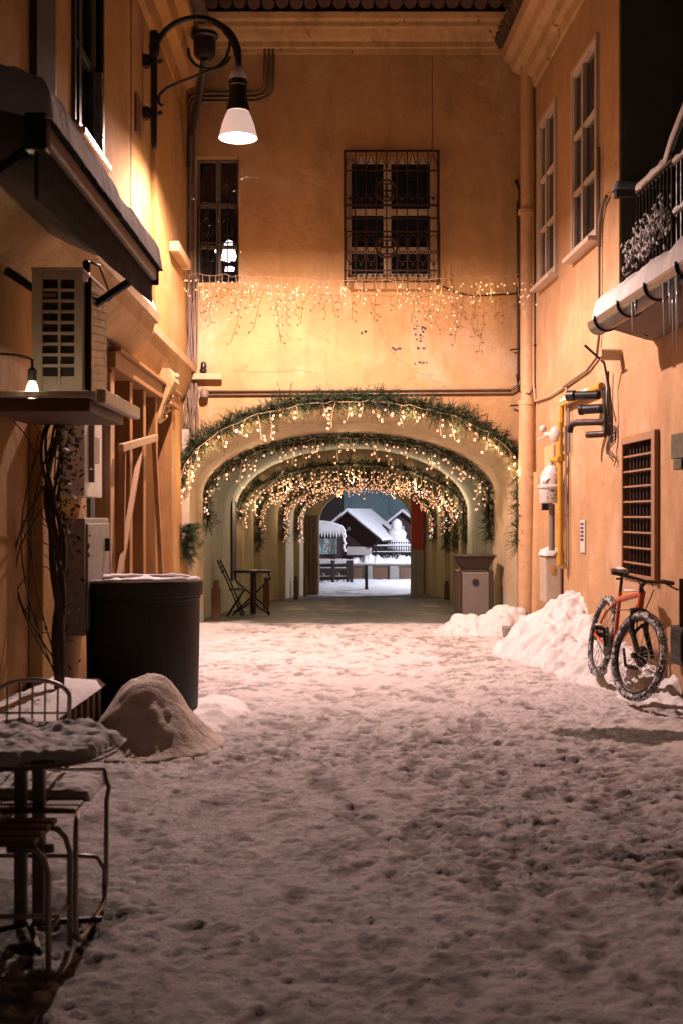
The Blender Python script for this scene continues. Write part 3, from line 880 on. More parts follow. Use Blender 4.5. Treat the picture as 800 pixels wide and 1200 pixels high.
d = MB(); d.rbox(LEFT, 13.32, 14.38, -.40, -.34, .02, 2.18); d.rbox(LEFT, 13.40, 13.56, -.34, -.315, .1, 2.1); d.rbox(LEFT, 14.14, 14.30, -.34, -.315, .1, 2.1)
d.rbox(LEFT, 13.56, 14.14, -.34, -.32, .1, .7)
dr = d.build('door', M['wood'], left, bevel=.008)
g = MB(); pts = [LEFT.pt(13.85 + .23 * math.cos(t), -.325, 1.45 + .52 * math.sin(t)) for t in np.linspace(0, 2 * PI, 29)[:-1]]
g.prism(pts, LEFT.nd * .012); g.build('oval_pane', M['glass_warm'], dr)
g = MB(); g.tube(pts, .022, 6, closed=True); g.build('oval_frame', M['brown_wood'], dr, smooth=True)
g = MB(); g.ball(LEFT.pt(13.46, -.28, 1.0), .03); g.build('handle', M['yellow_pipe'], dr, smooth=True)
MB().rbox(LEFT, 10.42, 10.60, .001, .06, 0, 2.75).build('pilaster', M['right_plaster'], left, bevel=.008)
MB().rbox(LEFT, 9.74, 10.40, -.3, -.25, 0, 2.68).build('door', M['dark_wood'], left)
MB().rbox(LEFT, 9.78, 9.96, .0, .02, 0.05, 2.6).build('door_frame', M['dark_plaster'], left, bevel=.004)
MB().rbox(LEFT, 7.9, 8.35, .001, .10, 0, 2.12).build('pilaster', M['left_plaster'], left, bevel=.01)
# meter boxes on the wall
b = MB(); b.rbox(LEFT, 8.9, 9.55, .0, .16, 1.64, 2.26); bx = b.build('meter_box', M['white_box'], left, bevel=.008)
MB().rbox(LEFT, 9.08, 9.3, .16, .19, 1.9, 2.1).rbox(LEFT, 9.05, 9.08, .16, .2, 1.75, 2.2).build('latch', M['cable'], bx)
b = MB(); b.rbox(LEFT, 8.72, 9.62, .0, .20, .62, 1.48); b.rbox(LEFT, 8.76, 9.58, .20, .215, .66, 1.44); bx = b.build('meter_box', M['grey_box'], left, bevel=.008)
MB().rbox(LEFT, 9.4, 9.46, .215, .25, 1.22, 1.32).build('latch', M['black_iron'], bx)

# ------------------------------------------------------------------ right house
right = thing('balcony_house', 'peach plastered house along the right side, with tall windows and an iron railed balcony', 'house', (2.9, 9, 0))
W1 = (RU(14.95), RU(14.10), 4.42, 6.36); W2 = (RU(13.17), RU(12.18), 4.40, 6.34)
GR = (RU(11.2), RU(10.16), .95, 2.20)
UC = RU(11.37); ZB = 3.42
w = MB(); wall_grid(w, RIGHT, -.3, UC, ZB, 7.2, [W1, W2], .16)
wall_grid(w, RIGHT, -.3, 20, -.1, ZB, [GR], .22)
w.rbox(RIGHT, UC - .22, UC - .001, -.6, -.004, ZB, 7.6)
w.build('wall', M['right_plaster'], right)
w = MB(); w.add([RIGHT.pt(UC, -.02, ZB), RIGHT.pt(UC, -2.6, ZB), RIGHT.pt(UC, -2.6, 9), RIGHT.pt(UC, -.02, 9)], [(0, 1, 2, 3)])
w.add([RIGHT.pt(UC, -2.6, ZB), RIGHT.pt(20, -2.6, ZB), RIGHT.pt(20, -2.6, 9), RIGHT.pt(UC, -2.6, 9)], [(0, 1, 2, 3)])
w.build('balcony_wall', M['dark_plaster'], right)  # recess walls coloured dark for the unlit night shade in them
w = MB(); w.add([RIGHT.pt(UC, 0, ZB), RIGHT.pt(20, 0, ZB), RIGHT.pt(20, -2.6, ZB), RIGHT.pt(UC, -2.6, ZB)], [(0, 1, 2, 3)]); w.build('balcony_floor', M['stone'], right)
for W in (W1, W2):
    window(right, RIGHT, *W, M['sash_paint'], mull=(.45,), trans=(.32, .64), depth=.035, casing=.06, sash=.032, sill_mat=M['sash_paint'], proud=.035)
c = MB(); cornice(c, RIGHT, -.3, UC, [(-.05, 6.98), (.03, 7.0), (.05, 7.12), (.12, 7.14), (.14, 7.26), (.24, 7.32), (.27, 7.42), (.36, 7.46), (.38, 7.6), (-.05, 7.7)])
c.build('cornice', M['trim_plaster'], right)
tl = MB()
for i in range(24):
    u = .0 + i * .18; tl.tube([RIGHT.pt(u + .09, .46, 7.64), RIGHT.pt(u + .09, .05, 7.85)], .085, 8)
tl.build('roof_tiles', M['tile'], right, smooth='auto')
# barred ground floor opening
g = MB(); u0, u1, z0, z1 = GR
g.rbox(RIGHT, u0, u0 + .045, .002, .03, z0, z1); g.rbox(RIGHT, u1 - .045, u1 + .05, .002, .045, z0 - .02, z1 + .03); g.rbox(RIGHT, u0, u1 - .045, .002, .032, z1 - .04, z1 + .028)
g.rbox(RIGHT, u0, u1 - .045, .002, .032, z0 - .02, z0 + .02)
for i in range(1, 9):
    z = z1 - .02 - i * .139; g.rbox(RIGHT, u0 + .04, u1 - .04, .004, .02, z - .009, z + .009)
gw = g.build('window', M['grille_paint'], right, bevel=.004)
g = MB()
for i in range(1, 10):
    u = u0 + (u1 - u0) * i / 10; g.tube([RIGHT.pt(u, -.04, z0), RIGHT.pt(u, -.04, z1)], .018, 7)
g.build('bars', M['brown_iron'], gw)
MB().rbox(RIGHT, u0, u1, -.23, -.18, z0, z1).build('pane', M['glass_warm'], gw)
# balcony gutter, hooks, soffit
UG0, UG1 = RU(10.4), RU(4.5)
g = MB()
prof = [(.45 + .095 * math.cos(t), 3.16 + .095 * math.sin(t)) for t in np.linspace(PI, 2 * PI, 12)]
cornice(g, RIGHT, UG0, UG1, prof + [(.545, 3.175), (.535, 3.175)] + [(.45 + .083 * math.cos(t), 3.16 + .083 * math.sin(t)) for t in np.linspace(2 * PI, PI, 12)] + [(.355, 3.175)])
gut = g.build('gutter', M['gutter'], right, smooth='auto')
for i in range(7):
    h = MB(); u = UG0 + .28 + i * .72
    h.tube([RIGHT.pt(u, .45 + .105 * math.cos(t), 3.165 + .105 * math.sin(t)) for t in np.linspace(2 * PI + .2, PI, 12)] + [RIGHT.pt(u + .0, .1, 3.02)], .011, 6)
    h.build('hook', M['black_iron'], gut, smooth=True)
s = MB(); cornice(s, RIGHT, UG0 + .12, UG1, [(0, 3.0), (.06, 3.01), (.37, 3.1), (.37, 3.16), (0, 3.36)])
s.build('balcony_slab', M['brown_wood'], right)
MB().rbox(RIGHT, UC - .05, UC + .04, -1.6, .04, 4.52, 4.6).build('ledge', M['dark_plaster'], right, bevel=.01)
# railing
r = MB(); UR0, UR1 = RU(10.95), RU(5.0)
for z in (3.50, 4.46): r.tube([RIGHT.pt(UR0, -.05, z), RIGHT.pt(UR0 + 1.02, -.05, z)], .018, 6)
for i in range(11):
    u = UR0 + i * .102; r.tube([RIGHT.pt(u, -.05, 3.45), RIGHT.pt(u, -.05, 4.46)], .010, 6)
    if i < 10: r.tube([RIGHT.pt(u + .051 + .03 * math.cos(t), -.05, 4.40 + .03 * math.sin(t)) for t in np.linspace(0, PI, 7)], .007, 5)
u = UR0 + 1.05
r.tube([RIGHT.pt(u, -.05, 3.4), RIGHT.pt(u, -.05, 4.50)], .02, 6)
r.tube([RIGHT.pt(UR0 + .87, -.05, 4.46), RIGHT.pt(UR0 + 1.2, .0, 4.54), RIGHT.pt(UR0 + 1.55, .03, 4.635), RIGHT.pt(UR0 + 2.4, .10, 4.84)], .014, 6)
for z in (3.55, 3.98, 4.40): r.tube([RIGHT.pt(u, -.05, z), RIGHT.pt(UR1, -.05, z)], .016, 6)
for i in range(40):
    uu = u + .10 + i * .11
    if uu < UR1: r.tube([RIGHT.pt(uu, -.05, 3.45), RIGHT.pt(uu, -.05, 4.40)], .009, 5)
r.build('railing', M['black_iron'], right, smooth='auto')
# conduits and small fittings on the right wall
c = MB(); uy = RU(12.0)
c.tube([RIGHT.pt(uy, .03, 5.2), RIGHT.pt(uy, .03, 3.32), RIGHT.pt(uy - .1, .03, 3.1), RIGHT.pt(uy - .5, .03, 3.02), RIGHT.pt(RU(13.6), .03, 2.96)], .015, 7)
c.tube([RIGHT.pt(uy + .32, .04, 4.62), RIGHT.pt(uy + .14, .035, 4.58), RIGHT.pt(uy + .02, .03, 4.42), RIGHT.pt(uy, .03, 4.2)], .02, 7)
c.build('conduit', M['cable'], right, smooth=True)
c = MB(); c.tube([RIGHT.pt(RU(13.6), .03, 2.96), RIGHT.pt(RU(14.4), .03, 2.93), RIGHT.pt(RU(15.2), .03, 2.95), RIGHT.pt(RU(15.3), .03, 3.2), RIGHT.pt(RU(15.3), .03, 6.9)], .014, 6)
c.tube([RIGHT.pt(RU(13.5), .02, 2.96), RIGHT.pt(RU(13.48), .02, 2.4)], .012, 6)
c.build('conduit', M['pale_cable'], right, smooth=True)
c = MB(); us_ = RU(11.3)
c.tube([RIGHT.pt(us_, -.02, 3.02), RIGHT.pt(us_, .20, 3.02)], .055, 12); c.build('overflow_pipe', M['pale_cable'], right, smooth='auto')
c = MB()
c.tube([RIGHT.pt(RU(11.25), .36, 3.10), RIGHT.pt(RU(11.35), .15, 2.95), RIGHT.pt(RU(11.45), .08, 2.75), RIGHT.pt(RU(11.4), .06, 2.45), RIGHT.pt(RU(11.45), .05, 2.2)], .012, 6)
c.tube([RIGHT.pt(RU(11.6), .05, 2.9), RIGHT.pt(RU(11.62), .05, 2.6), RIGHT.pt(RU(11.5), .06, 2.45)], .018, 6)
rr = random.Random(2)
for i in range(4):
    c.tube([RIGHT.pt(RU(11.45 + .06 * math.sin(j * 1.4 + i)), .05 + .03 * math.cos(j + i), 2.42 - .055 * j - .02 * i) for j in range(7 + i % 2)], .006, 5)
c.build('wall_cable', M['dark_cable'], right, smooth=True)
MB().rbox(RIGHT, RU(9.62), RU(9.3), .0, .06, 1.95, 2.15).rbox(RIGHT, RU(9.5), RU(9.3), .0, .08, 1.86, 1.94).build('wall_box', M['lamp_iron'], right, bevel=.006)
MB().rbox(RIGHT, RU(9.6), RU(9.3), .0, .07, .32, .62).rbox(RIGHT, RU(9.56), RU(9.3), .07, .085, .36, .58).build('wall_box', M['lamp_iron'], right, bevel=.006)
c = MB(); c.tube([RIGHT.pt(RU(9.45), .03, .62), RIGHT.pt(RU(9.45), .03, 1.0)], .018, 6); c.build('conduit', M['dark_cable'], right)
MB().rbox(RIGHT, RU(14.65), RU(14.15), .0, .03, 2.02, 2.34).build('hatch', M['pipe_paint'], right, bevel=.006)
# ================================================================== snow helpers
def snow_cap(name, label, pt, u0, u1, n0, n1, z0, t, seed, res=.035, lump=.5, mat=None, edge=.05, group=None, cat='snow', shape=None, freq=9):
    """a skin of snow with rounded edges lying on a surface; pt(u,n,z) -> world, z0(u,n) the surface"""
    nu = max(4, int((u1 - u0) / res)); nn = max(4, int((n1 - n0) / res))
    us = np.linspace(u0, u1, nu); ns = np.linspace(n0, n1, nn)
    vs = []; fs = []
    for i, u in enumerate(us):
        for j, n in enumerate(ns):
            e = min(u - u0, u1 - u, n - n0, n1 - n)
            if shape: e = min(e, shape(u, n))
            h = math.sqrt(max(0, 1 - (1 - min(1, max(0, e) / edge)) ** 2)) if e > 0 else 0
            nz = float(fbm(u * freq, n * freq, seed, 4)) * .35 + float(fbm(u * freq / 3, n * freq / 3, seed + 9, 3)) * .4
            hh = t * h * max(.15, 1 + lump * nz)
            wob = .004 * float(vnoise(u * 20, n * 20, seed + 3))
            vs.append(pt(u + wob * (0 < i < nu - 1), n + wob, z0(u, n) + hh - (.012 if e <= 0 else 0)))
    for i in range(nu - 1):
        for j in range(nn - 1):
            a = i * nn + j
            if shape and all(shape(us[p], ns[q]) < -.02 for p, q in ((i, j), (i + 1, j), (i, j + 1), (i + 1, j + 1))): continue
            fs.append((a, a + nn, a + nn + 1, a + 1))
    mb = MB(); mb.add(vs, fs)
    o = mb.build(name, mat or M['snow'], None, smooth=True)
    return tag(o, label, cat, group, 'stuff')


def pile(name, label, x0, x1, y0, y1, hf, res, seed, mat, lumps=60, lsize=(.04, .12), rough=1.0, warp=.06):
    xs = np.arange(x0, x1, res); ys_ = np.arange(y0, y1, res)
    def zf(X, Y):
        wx = X + warp * fbm(X * 4, Y * 4, seed + 1, 3); wy = Y + warp * fbm(X * 4, Y * 4, seed + 2, 3)
        H = hf(wx, wy)
        body = np.clip(H / .08, 0, 1)
        H = H + rough * body * (.035 * fbm(X * 6, Y * 6, seed, 5, .55) + .03 * (.5 - np.abs(fbm(X * 9, Y * 9, seed + 7, 3))))
        r = np.random.RandomState(seed)
        for i in range(lumps):
            cx, cy = r.uniform(x0, x1), r.uniform(y0, y1); s = r.uniform(*lsize) * r.uniform(.5, 1)
            d = ((X - cx) / s) ** 2 + ((Y - cy) / (s * r.uniform(.7, 1.3))) ** 2
            hc = float(hf(np.array([cx]), np.array([cy]))[0])
            if hc < .015: continue
            d = d + .35 * fbm(X * 9, Y * 9, seed + i % 7, 3)
            H = np.maximum(H, np.where(d < 1, hc + s * .75 * np.sqrt(np.clip(1 - d, 0, 1)) - .15 * s, -9))
        H = np.where((hf(wx, wy) <= 0) & (H < .03), np.minimum(H, hf(wx, wy) - .04) - .05, H)
        return np.maximum(H, -.25) + fz(Y)
    o = grid_object(name, xs, ys_, zf, mat, None, ((x0 + x1) / 2, (y0 + y1) / 2, 0))
    return tag(o, label, 'snow pile')


# ------------------------------------------------------------------ snow piles
def hf_right(X, Y):
    wall = 2.47 + .0393 * (15.65 - Y)
    n = wall - X                                          # distance out of the wall
    u = 15.65 - Y
    ridge = .66 * np.exp(-((u - 2.55) / .95) ** 2) + .30 * np.exp(-((u - 4.3) / 1.0) ** 2) + .13 * np.exp(-((u - 5.7) / .8) ** 2) - .09 * smooth(6.3, 7.4, u)
    wid = .60 * np.exp(-((u - 2.7) / 1.4) ** 2) + .30 + .26 * np.exp(-((u - 4.9) / 1.1) ** 2)
    return np.maximum(ridge, 0) * (1 - np.clip(n / wid, 0, 2) ** 1.25) - .02


pile('snow_pile', 'tall heap of shovelled white snow against the peach wall beside the bicycle', .9, 3.0, 7.6, 14.9, hf_right, .022, 21, M['snow_clean'], 700, (.02, .10), 1.5)


def hf_bin(X, Y):
    return np.maximum(.36 * (1 - ((X - 2.08) / .45) ** 2 - ((Y - 15.25) / .55) ** 2), .20 * (1 - ((X - 1.62) / .42) ** 2 - ((Y - 15.35) / .5) ** 2)) - .03


pile('snow_pile', 'lumpy low snow heap at the foot of the ash bin, under the arch end', 1.05, 2.35, 14.5, 15.95, hf_bin, .022, 33, M['snow_clean'], 60, (.05, .13))


def hf_tub(X, Y):
    q = np.hypot((X + 1.27) / .53, (Y - 7.85) / .62)
    return .50 * np.exp(-2.7 * q ** 2.3) - .04


pile('snow_pile', 'smooth rounded heap of dirty grey snow in front of the dark tub', -1.85, -.62, 7.05, 8.5, hf_tub, .018, 45, M['snow_dirty'], 40, (.012, .03), .5, .015)


def hf_tub2(X, Y):
    return .08 * (1 - ((X + .98) / .28) ** 2 - ((Y - 9.0) / 1.1) ** 2) - .02


pile('snow_pile', 'low narrow bank of trodden white snow along the foot of the dark tub', -1.4, -.6, 7.7, 10.4, hf_tub2, .035, 51, M['snow'], 120, (.03, .09))

# ------------------------------------------------------------------ step in the right corner
st = MB(); st.box(1.98, 2.56, 14.55, 15.62, 0, .135); tag(st.build('stone_step', M['stone'], None, bevel=.02), 'grey stone step in the right corner beneath the downpipe', 'step')

# ------------------------------------------------------------------ street lamp
LY = 12.5; LK = F / LY
LX = (277 - 400) / LK; LZ = CAMH + (HYP - 163) / LK


def lp(px, py, dy=0): return Vector(((px - CXP) / LK, LY + dy, CAMH + (HYP - py) / LK))


sl = thing('street_lamp', 'lit bell shaped street lamp on a curved black iron bracket, fixed to the yellow wall', 'street lamp', (-2.0, LY, 5.4))
b = MB(); x0 = lp(181, 0).x
b.tube([lp(181, 168), lp(181, 60)], .034, 10)
b.lathe([(.03, 0), (.05, .03), (.06, .12), (.045, .2), (.055, .24), (.04, .28)], (x0, LY, lp(0, 68).z), 12)
for py in (72, 133):
    b.tube([lp(181, py), Vector((-2.07, LY, lp(0, py).z))], .022, 8); b.lathe([(.05, -.06), (.07, 0), (.05, .06)], (-2.05, LY, lp(0, py).z), 10)
    b.ball(lp(188, py), .028)
b.ball(lp(181, 171), .03, rz=.05)
b.build('bracket', M['lamp_iron'], sl, smooth='auto')
a = MB()
pts = [lp(181, 55)] + [lp(230 + 49 * math.cos(t), 68 - 47 * math.sin(t)) for t in np.linspace(PI * .96, PI * .06, 22)] + [lp(280, 75), lp(280, 84)]
a.tube(pts, [.03] * 12 + [.034] * 6 + [.045] * 5 + [.03] * (len(pts) - 23), 10)
a.build('arm', M['lamp_iron'], sl, smooth='auto')
a = MB()
a.tube([lp(192, 122), lp(190, 124), lp(187, 121), lp(186, 115), lp(188, 110), lp(196, 103), lp(212, 96), lp(230, 89), lp(245, 83), lp(256, 78), lp(265, 68), lp(269, 56), lp(270, 47)], .016, 7)
a.tube([lp(245 + 0 * t, 0) if False else lp(246 + 25 * math.cos(t), 60 + 21 * math.sin(t)) for t in np.linspace(.3, PI * 1.05, 14)], .015, 7)
a.build('scroll', M['lamp_iron'], sl, smooth='auto')
sh = MB(); kx = LX + .02
zt = lp(0, 78).z
R0 = [(.03, 0), (.055, -.03), (.085, -.09), (.095, -.14)]
sh.lathe([(r_, z) for r_, z in R0], (kx, LY, zt), 24); sh.build('cap', M['snow'], sl, smooth='auto')
sh = MB()
sh.lathe([(.092, -.142), (.10, -.16), (.10, -.20), (.092, -.21), (.098, -.34), (.115, -.42), (.125, -.44), (.125, -.47), (.118, -.475)], (kx, LY, zt), 28)
sh.build('neck', M['lamp_iron'], sl, smooth='auto')
sh = MB()
prof = [(.115, -.478), (.135, -.52), (.165, -.60), (.185, -.68), (.20, -.735), (.205, -.75), (.196, -.75), (.178, -.685), (.155, -.60), (.12, -.52)]
n = 32; vs = []; fs = []
for (r_, z) in prof:
    for kk in range(n): vs.append((kx + r_ * math.cos(2 * PI * kk / n), LY + r_ * math.sin(2 * PI * kk / n), zt + z))
for i in range(len(prof) - 1):
    for kk in range(n): fs.append((i * n + kk, i * n + (kk + 1) % n, (i + 1) * n + (kk + 1) % n, (i + 1) * n + kk))
sh.add(vs, fs); sh.build('shade', M['lit_glass'], sl, smooth='auto')
sh = MB(); sh.ball((kx, LY, zt - .715), .172, .172, .058, 28, 10); sh.build('lamp_bulb', M['lamp_glow'], sl, smooth=True)
LAMP_AT = (kx, LY, zt - .815)

# ------------------------------------------------------------------ garlands and icicle lights
BULB = bpy.data.meshes.new('bulb'); _b = MB(); _b.ball((0, 0, 0), .016, .016, .021, 8, 6)
BULB.from_pydata(_b.v, [], _b.f); BULB.materials.append(M['bulb']); BULB.polygons.foreach_set('use_smooth', [True] * len(BULB.polygons))
COLD = BULB.copy(); COLD.materials.clear(); COLD.materials.append(M['cold_bulb'])


def resample(pts, step):
    pts = [Vector(p) for p in pts]; out = [pts[0]]; acc = 0
    for a, b in zip(pts, pts[1:]):
        L = (b - a).length; d = step - acc
        while d <= L: out.append(a.lerp(b, d / L)); d += step
        acc = (acc + L) % step if L else acc
        acc = L - (d - step)
    return out


def light_string(label, path, step, lens, bmax, seed, cold=.04, sp=.085, scale=1.0, wire_r=.0045, tail=None, wob=.06, depth=.05):
    r = random.Random(seed)
    root = thing('icicle_lights', label, 'light string', path[len(path) // 2], 'icicle light strings')
    w = MB(); w.tube([p_ + Vector((0, r.uniform(-.02, .02), r.uniform(-.022, .015))) for p_ in resample(path, .09)] + (tail or []), wire_r * .9, 5)
    bul = []
    for p in resample(path, step)[0:]:
        if r.random() < .08: continue
        L = r.uniform(*lens) * (1 if r.random() < .75 else 1.5)
        k = max(1, int(L / sp)); q = Vector(p); pts = [q.copy()]
        dx = r.uniform(-.3, .3); dy = r.uniform(-1, 1) * depth
        for i in range(k):
            q = q + Vector((dx * sp * .6 + r.uniform(-wob, wob) * .35, dy * .3 + r.uniform(-.02, .02), -sp * r.uniform(.7, 1.15))); pts.append(q.copy())
            tw = q + Vector((r.choice((-1, 1)) * r.uniform(.018, .05), r.uniform(-.03, .03), -r.uniform(.0, .035)))
            w.tube([q, tw], wire_r * .8, 4); bul.append(tw)
            if r.random() < .22: bul.append(q + Vector((r.choice((-1, 1)) * r.uniform(.02, .06), 0, r.uniform(-.03, .02))))
        w.tube(pts, wire_r, 4)
    w.build('wire', M['pale_cable'], root)
    r.shuffle(bul)
    for i, p in enumerate(bul[:bmax]):
        o = bpy.data.objects.new('bulb', COLD if r.random() < cold else BULB); COL.objects.link(o); o.parent = root
        o.location = Vector(p) - root.location; s = scale * r.uniform(.85, 1.2); o.scale = (s, s, s); o.rotation_euler = (r.uniform(-.6, .6), r.uniform(-.6, .6), 0)
    if len(bul) > bmax:
        m = MB()
        for p in bul[bmax:]: m.ball(p, .016 * scale, .016 * scale, .021 * scale, 6, 4)
        o = m.build('bulb_cluster', M['bulb'], root, smooth=True); o['kind'] = 'stuff'
    return root


def garland(label, path, seed, rad0=.10, per_m=95, needle=.055, droop=.3):
    r = random.Random(seed); g = MB()
    pts = resample(path, 1.0 / per_m)
    for i, p in enumerate(pts):
        rad = rad0 * (.72 + .34 * (1 + float(vnoise(i / per_m * 3.1, seed * 3.7, seed))) + (.5 if r.random() < .04 else 0))
        t = (pts[min(i + 3, len(pts) - 1)] - pts[max(i - 3, 0)]).normalized()
        for c in range(2):
            side = Vector((r.uniform(-1, 1), r.uniform(-1, .5), r.uniform(-1, .9) - droop * .4)).normalized()
            d = (t * r.uniform(-.2, .9) * r.choice((1, 1, -1)) + side * r.uniform(.5, 1)).normalized()
            base = p + side * rad * r.uniform(-.2, .55); L = rad * r.uniform(.7, 1.7)
            e = d.cross(Vector((r.uniform(-1, 1), r.uniform(-1, 1), r.uniform(-1, 1)))).normalized(); f = d.cross(e)
            tip = base + d * L + Vector((0, 0, -droop * L * .4))
            g.add([base - e * .003, base + e * .003, tip], [(0, 1, 2)])
            for q in range(7):
                s = q / 7; o = base.lerp(tip, s + .08)
                for sg in (-1, 1):
                    nd = (d * .75 + e * sg * r.uniform(.5, .9) + f * r.uniform(-.5, .5)).normalized() * needle * r.uniform(.6, 1.1) * (1 - .35 * s)
                    wv = f * .0042 + d * .0025
                    g.add([o - wv, o + wv, o + nd], [(0, 1, 2)])
    st = MB(); st.tube(path, .012, 5)
    root = thing('fir_garland', label, 'garland', path[len(path) // 2], 'fir garlands')
    g.build('fir_sprigs', M['fir'], root); st.build('stem', M['bark'], root)
    return root


def arc(S, dy, off, a0=PI, a1=0, hang0=0, hang1=0, n=40):
    pts = []
    x = lambda a: S['c'] + (S['w'] + off) * math.cos(a)
    z = lambda a: S['s'] + (S['t'] - S['s'] + off) * math.sin(a)
    for i in range(6): 
        if hang0: pts.append(Vector((x(a0), S['Y'] + dy, z(a0) - hang0 * (1 - i / 6))))
    for i in range(n + 1):
        a = a0 + (a1 - a0) * i / n; pts.append(Vector((x(a), S['Y'] + dy, z(a))))
    for i in range(1, 7):
        if hang1: pts.append(Vector((x(a1), S['Y'] + dy, z(a1) - hang1 * i / 6)))
    return pts


rr = random.Random(12)
gp1 = arc(S1, -.10, .10, PI * .99, -.02, .0, .80)
for _p in gp1[-8:]: _p.x -= .06; _p.y -= .06
gp1 = [Vector((-2.08, 15.56, 2.15))] + [p + Vector((0, 0, rr.uniform(-.01, .035))) for p in gp1]
garland('thick fir garland on the facade, along the outer edge of the archway', gp1, 1, .135, 200, .075)
gl = ['fir garland at the back edge of the front arch, second from outside', 'fir garland on the third arch in, its ends hanging short', 'fir garland on the fourth arch in, behind the bistro table', 'fir garland on the fifth arch in, dim among dense lights', 'fir garland on the innermost narrow arch before the far gate']
garland(gl[0], arc(S2, -.02, -.06, PI, 0, .42, .62), 2, .09, 130, .06)
for S, lb, sd, h0, h1 in ((S3, gl[1], 3, .12, .55), (S4, gl[2], 4, .70, .75), (S5, gl[3], 5, .62, .85), (S6, gl[4], 6, .5, .6)):
    garland(lb, arc(S, -.10, .03, PI, 0, h0, h1), sd, .11, 85, .08)

ls = ['warm icicle lights hanging from the garland at the arch mouth', 'warm icicle lights of the second arch, under the plain front vault', 'warm icicle lights of the third arch, across the pale green bay',
      'dense warm icicle lights of the fourth arch in the passage', 'dense warm icicle lights of the fifth arch in the passage', 'dense warm icicle lights of the innermost arch, nearest the far gate']
tail = [Vector((-1.98, 15.48, 1.7)), Vector((-2.0, 15.48, 1.2)), Vector((-1.93, 15.5, .8)), Vector((-1.86, 15.5, .9)), Vector((-1.92, 15.5, .98)), Vector((-2.0, 15.5, .8))]
light_string(ls[0], arc(S1, -.20, .07, PI * .985, PI * .03, 0, .35), .17, (.12, .36), 100, 21, cold=.02, sp=.085, wire_r=.005, tail=None, scale=.88)
light_string(ls[1], arc(S2, -.08, -.07, PI * .97, PI * .04, .1, .0), .10, (.10, .36), 100, 22, cold=.03, sp=.08, wire_r=.004, scale=.76)
light_string(ls[2], arc(S3, -.18, -.02, PI * .97, PI * .03), .08, (.12, .46), 100, 23, sp=.09, scale=.76, wire_r=.004)
light_string(ls[3], arc(S4, -.2, -.03, PI * .98, PI * .02, .3, .2), .055, (.08, .30), 100, 24, sp=.07, scale=.68, wire_r=.004)
light_string(ls[4], arc(S5, -.2, -.03, PI * .99, PI * .01, .5, .3), .048, (.06, .24), 100, 25, sp=.065, scale=.70, wire_r=.004)
light_string(ls[5], arc(S6, -.2, -.03, PI * 1.0, 0, .6, .5), .048, (.05, .20), 100, 26, sp=.06, scale=.72, wire_r=.004)
# the string across the alley under the first floor windows
wp = [Vector((-2.03, 15.32, 4.60)), Vector((-1.2, 15.30, 4.57)), Vector((-.4, 15.28, 4.52)), Vector((.4, 15.27, 4.50)), Vector((1.2, 15.28, 4.52)), Vector((1.9, 15.3, 4.56)), Vector((2.46, 15.3, 4.60))]
light_string('warm icicle lights strung across the alley, level under the barred window', wp, .085, (.10, .52), 100, 27, cold=.0, sp=.10, wire_r=.0032, scale=.54, wob=.07)
# loops of wire inside the passage
# lamps that give the strings' light
for S, n, e, off, dy in ((S1, 9, 10, -.10, -.16), (S2, 5, 8.0, -.30, 0), (S3, 5, 13, -.30, -.25), (S4, 4, 10, -.32, -.25), (S5, 4, 9, -.32, -.25), (S6, 4, 8, -.32, -.25)):
    for i in range(n):
        a = PI * (.95 - .9 * i / (n - 1))
        lamp('string_light', (S['c'] + (S['w'] + off) * math.cos(a), S['Y'] + dy, S['s'] + (S['t'] - S['s'] + off) * math.sin(a)), e, (1, .56, .28) if S is S1 else (1, .70, .46), .05)
for i in range(7):
    lamp('string_light', (-1.75 + 3.6 * i / 6, 15.28, 4.36), 2.6, (1, .58, .31), .06)

# ------------------------------------------------------------------ awning
aw = thing('awning', 'dark shop awning with a pale front bar and thick snow on top, upper left', 'awning', (-1.6, 6.1, 3.0))
c = MB(); Y0, Y1 = 4.68, 7.56
nn = 14; vs = []; fs = []
for i in range(nn + 1):
    t = i / nn; x = -2.06 + .86 * t; z = 3.42 - .36 * t - .05 * math.sin(PI * t)
    vs += [(x, Y0, z), (x, Y1, z), (x, Y0, z - .012), (x, Y1, z - .012)]
for i in range(nn):
    q = 4 * i; fs += [(q, q + 1, q + 5, q + 4), (q + 2, q + 6, q + 7, q + 3), (q, q + 4, q + 6, q + 2), (q + 1, q + 3, q + 7, q + 5)]
c.add(vs, fs); c.build('canvas', M['canvas_under'], aw, smooth=True)
c = MB(); c.box(-1.225, -1.165, Y0 + .06, Y1, 2.985, 3.06); c.build('front_bar', M['awning_bar'], aw, bevel=.012)
c = MB(); c.box(-1.24, -1.15, Y0 - .02, Y0 + .06, 2.93, 3.075); c.build('end_cap', M['black_plastic'], aw, bevel=.008)
c = MB(); c.box(-1.235, -1.155, Y1, Y1 + .03, 2.96, 3.07); c.build('end_cap', M['black_plastic'], aw, bevel=.008)
c = MB(); nn = 60; vs = []; fs = []
for i in range(nn + 1):
    y = Y0 + (Y1 - Y0) * i / nn; bl = .24 - .10 * (i / nn)
    for j in range(4):
        vs.append((-1.195 + .004 * math.sin(i * .35) * j / 3, y, 2.984 - bl * j / 3 ))
for i in range(nn):
    for j in range(3): q = 4 * i + j; fs.append((q, q + 4, q + 5, q + 1))
c.add(vs, fs); va = c.build('valance', M['canvas'], aw, smooth=True); sm = va.modifiers.new('solid', 'SOLIDIFY'); sm.thickness = .006
c = MB()
for y in (Y0 + .10, Y1 - .25):
    c.tube([(-2.05, y, 3.0), (-1.62, y + .02, 2.72), (-1.22, y, 2.98)], .028, 8)
c.box(-2.06, -1.95, Y0 + .02, Y1 - .02, 3.30, 3.40)
c.tube([(-1.62, Y0 + .12, 2.72), (-1.62, Y0 + .12, 2.60)], .012, 6); c.box(-1.67, -1.57, Y0 + .06, Y0 + .18, 2.66, 2.76)
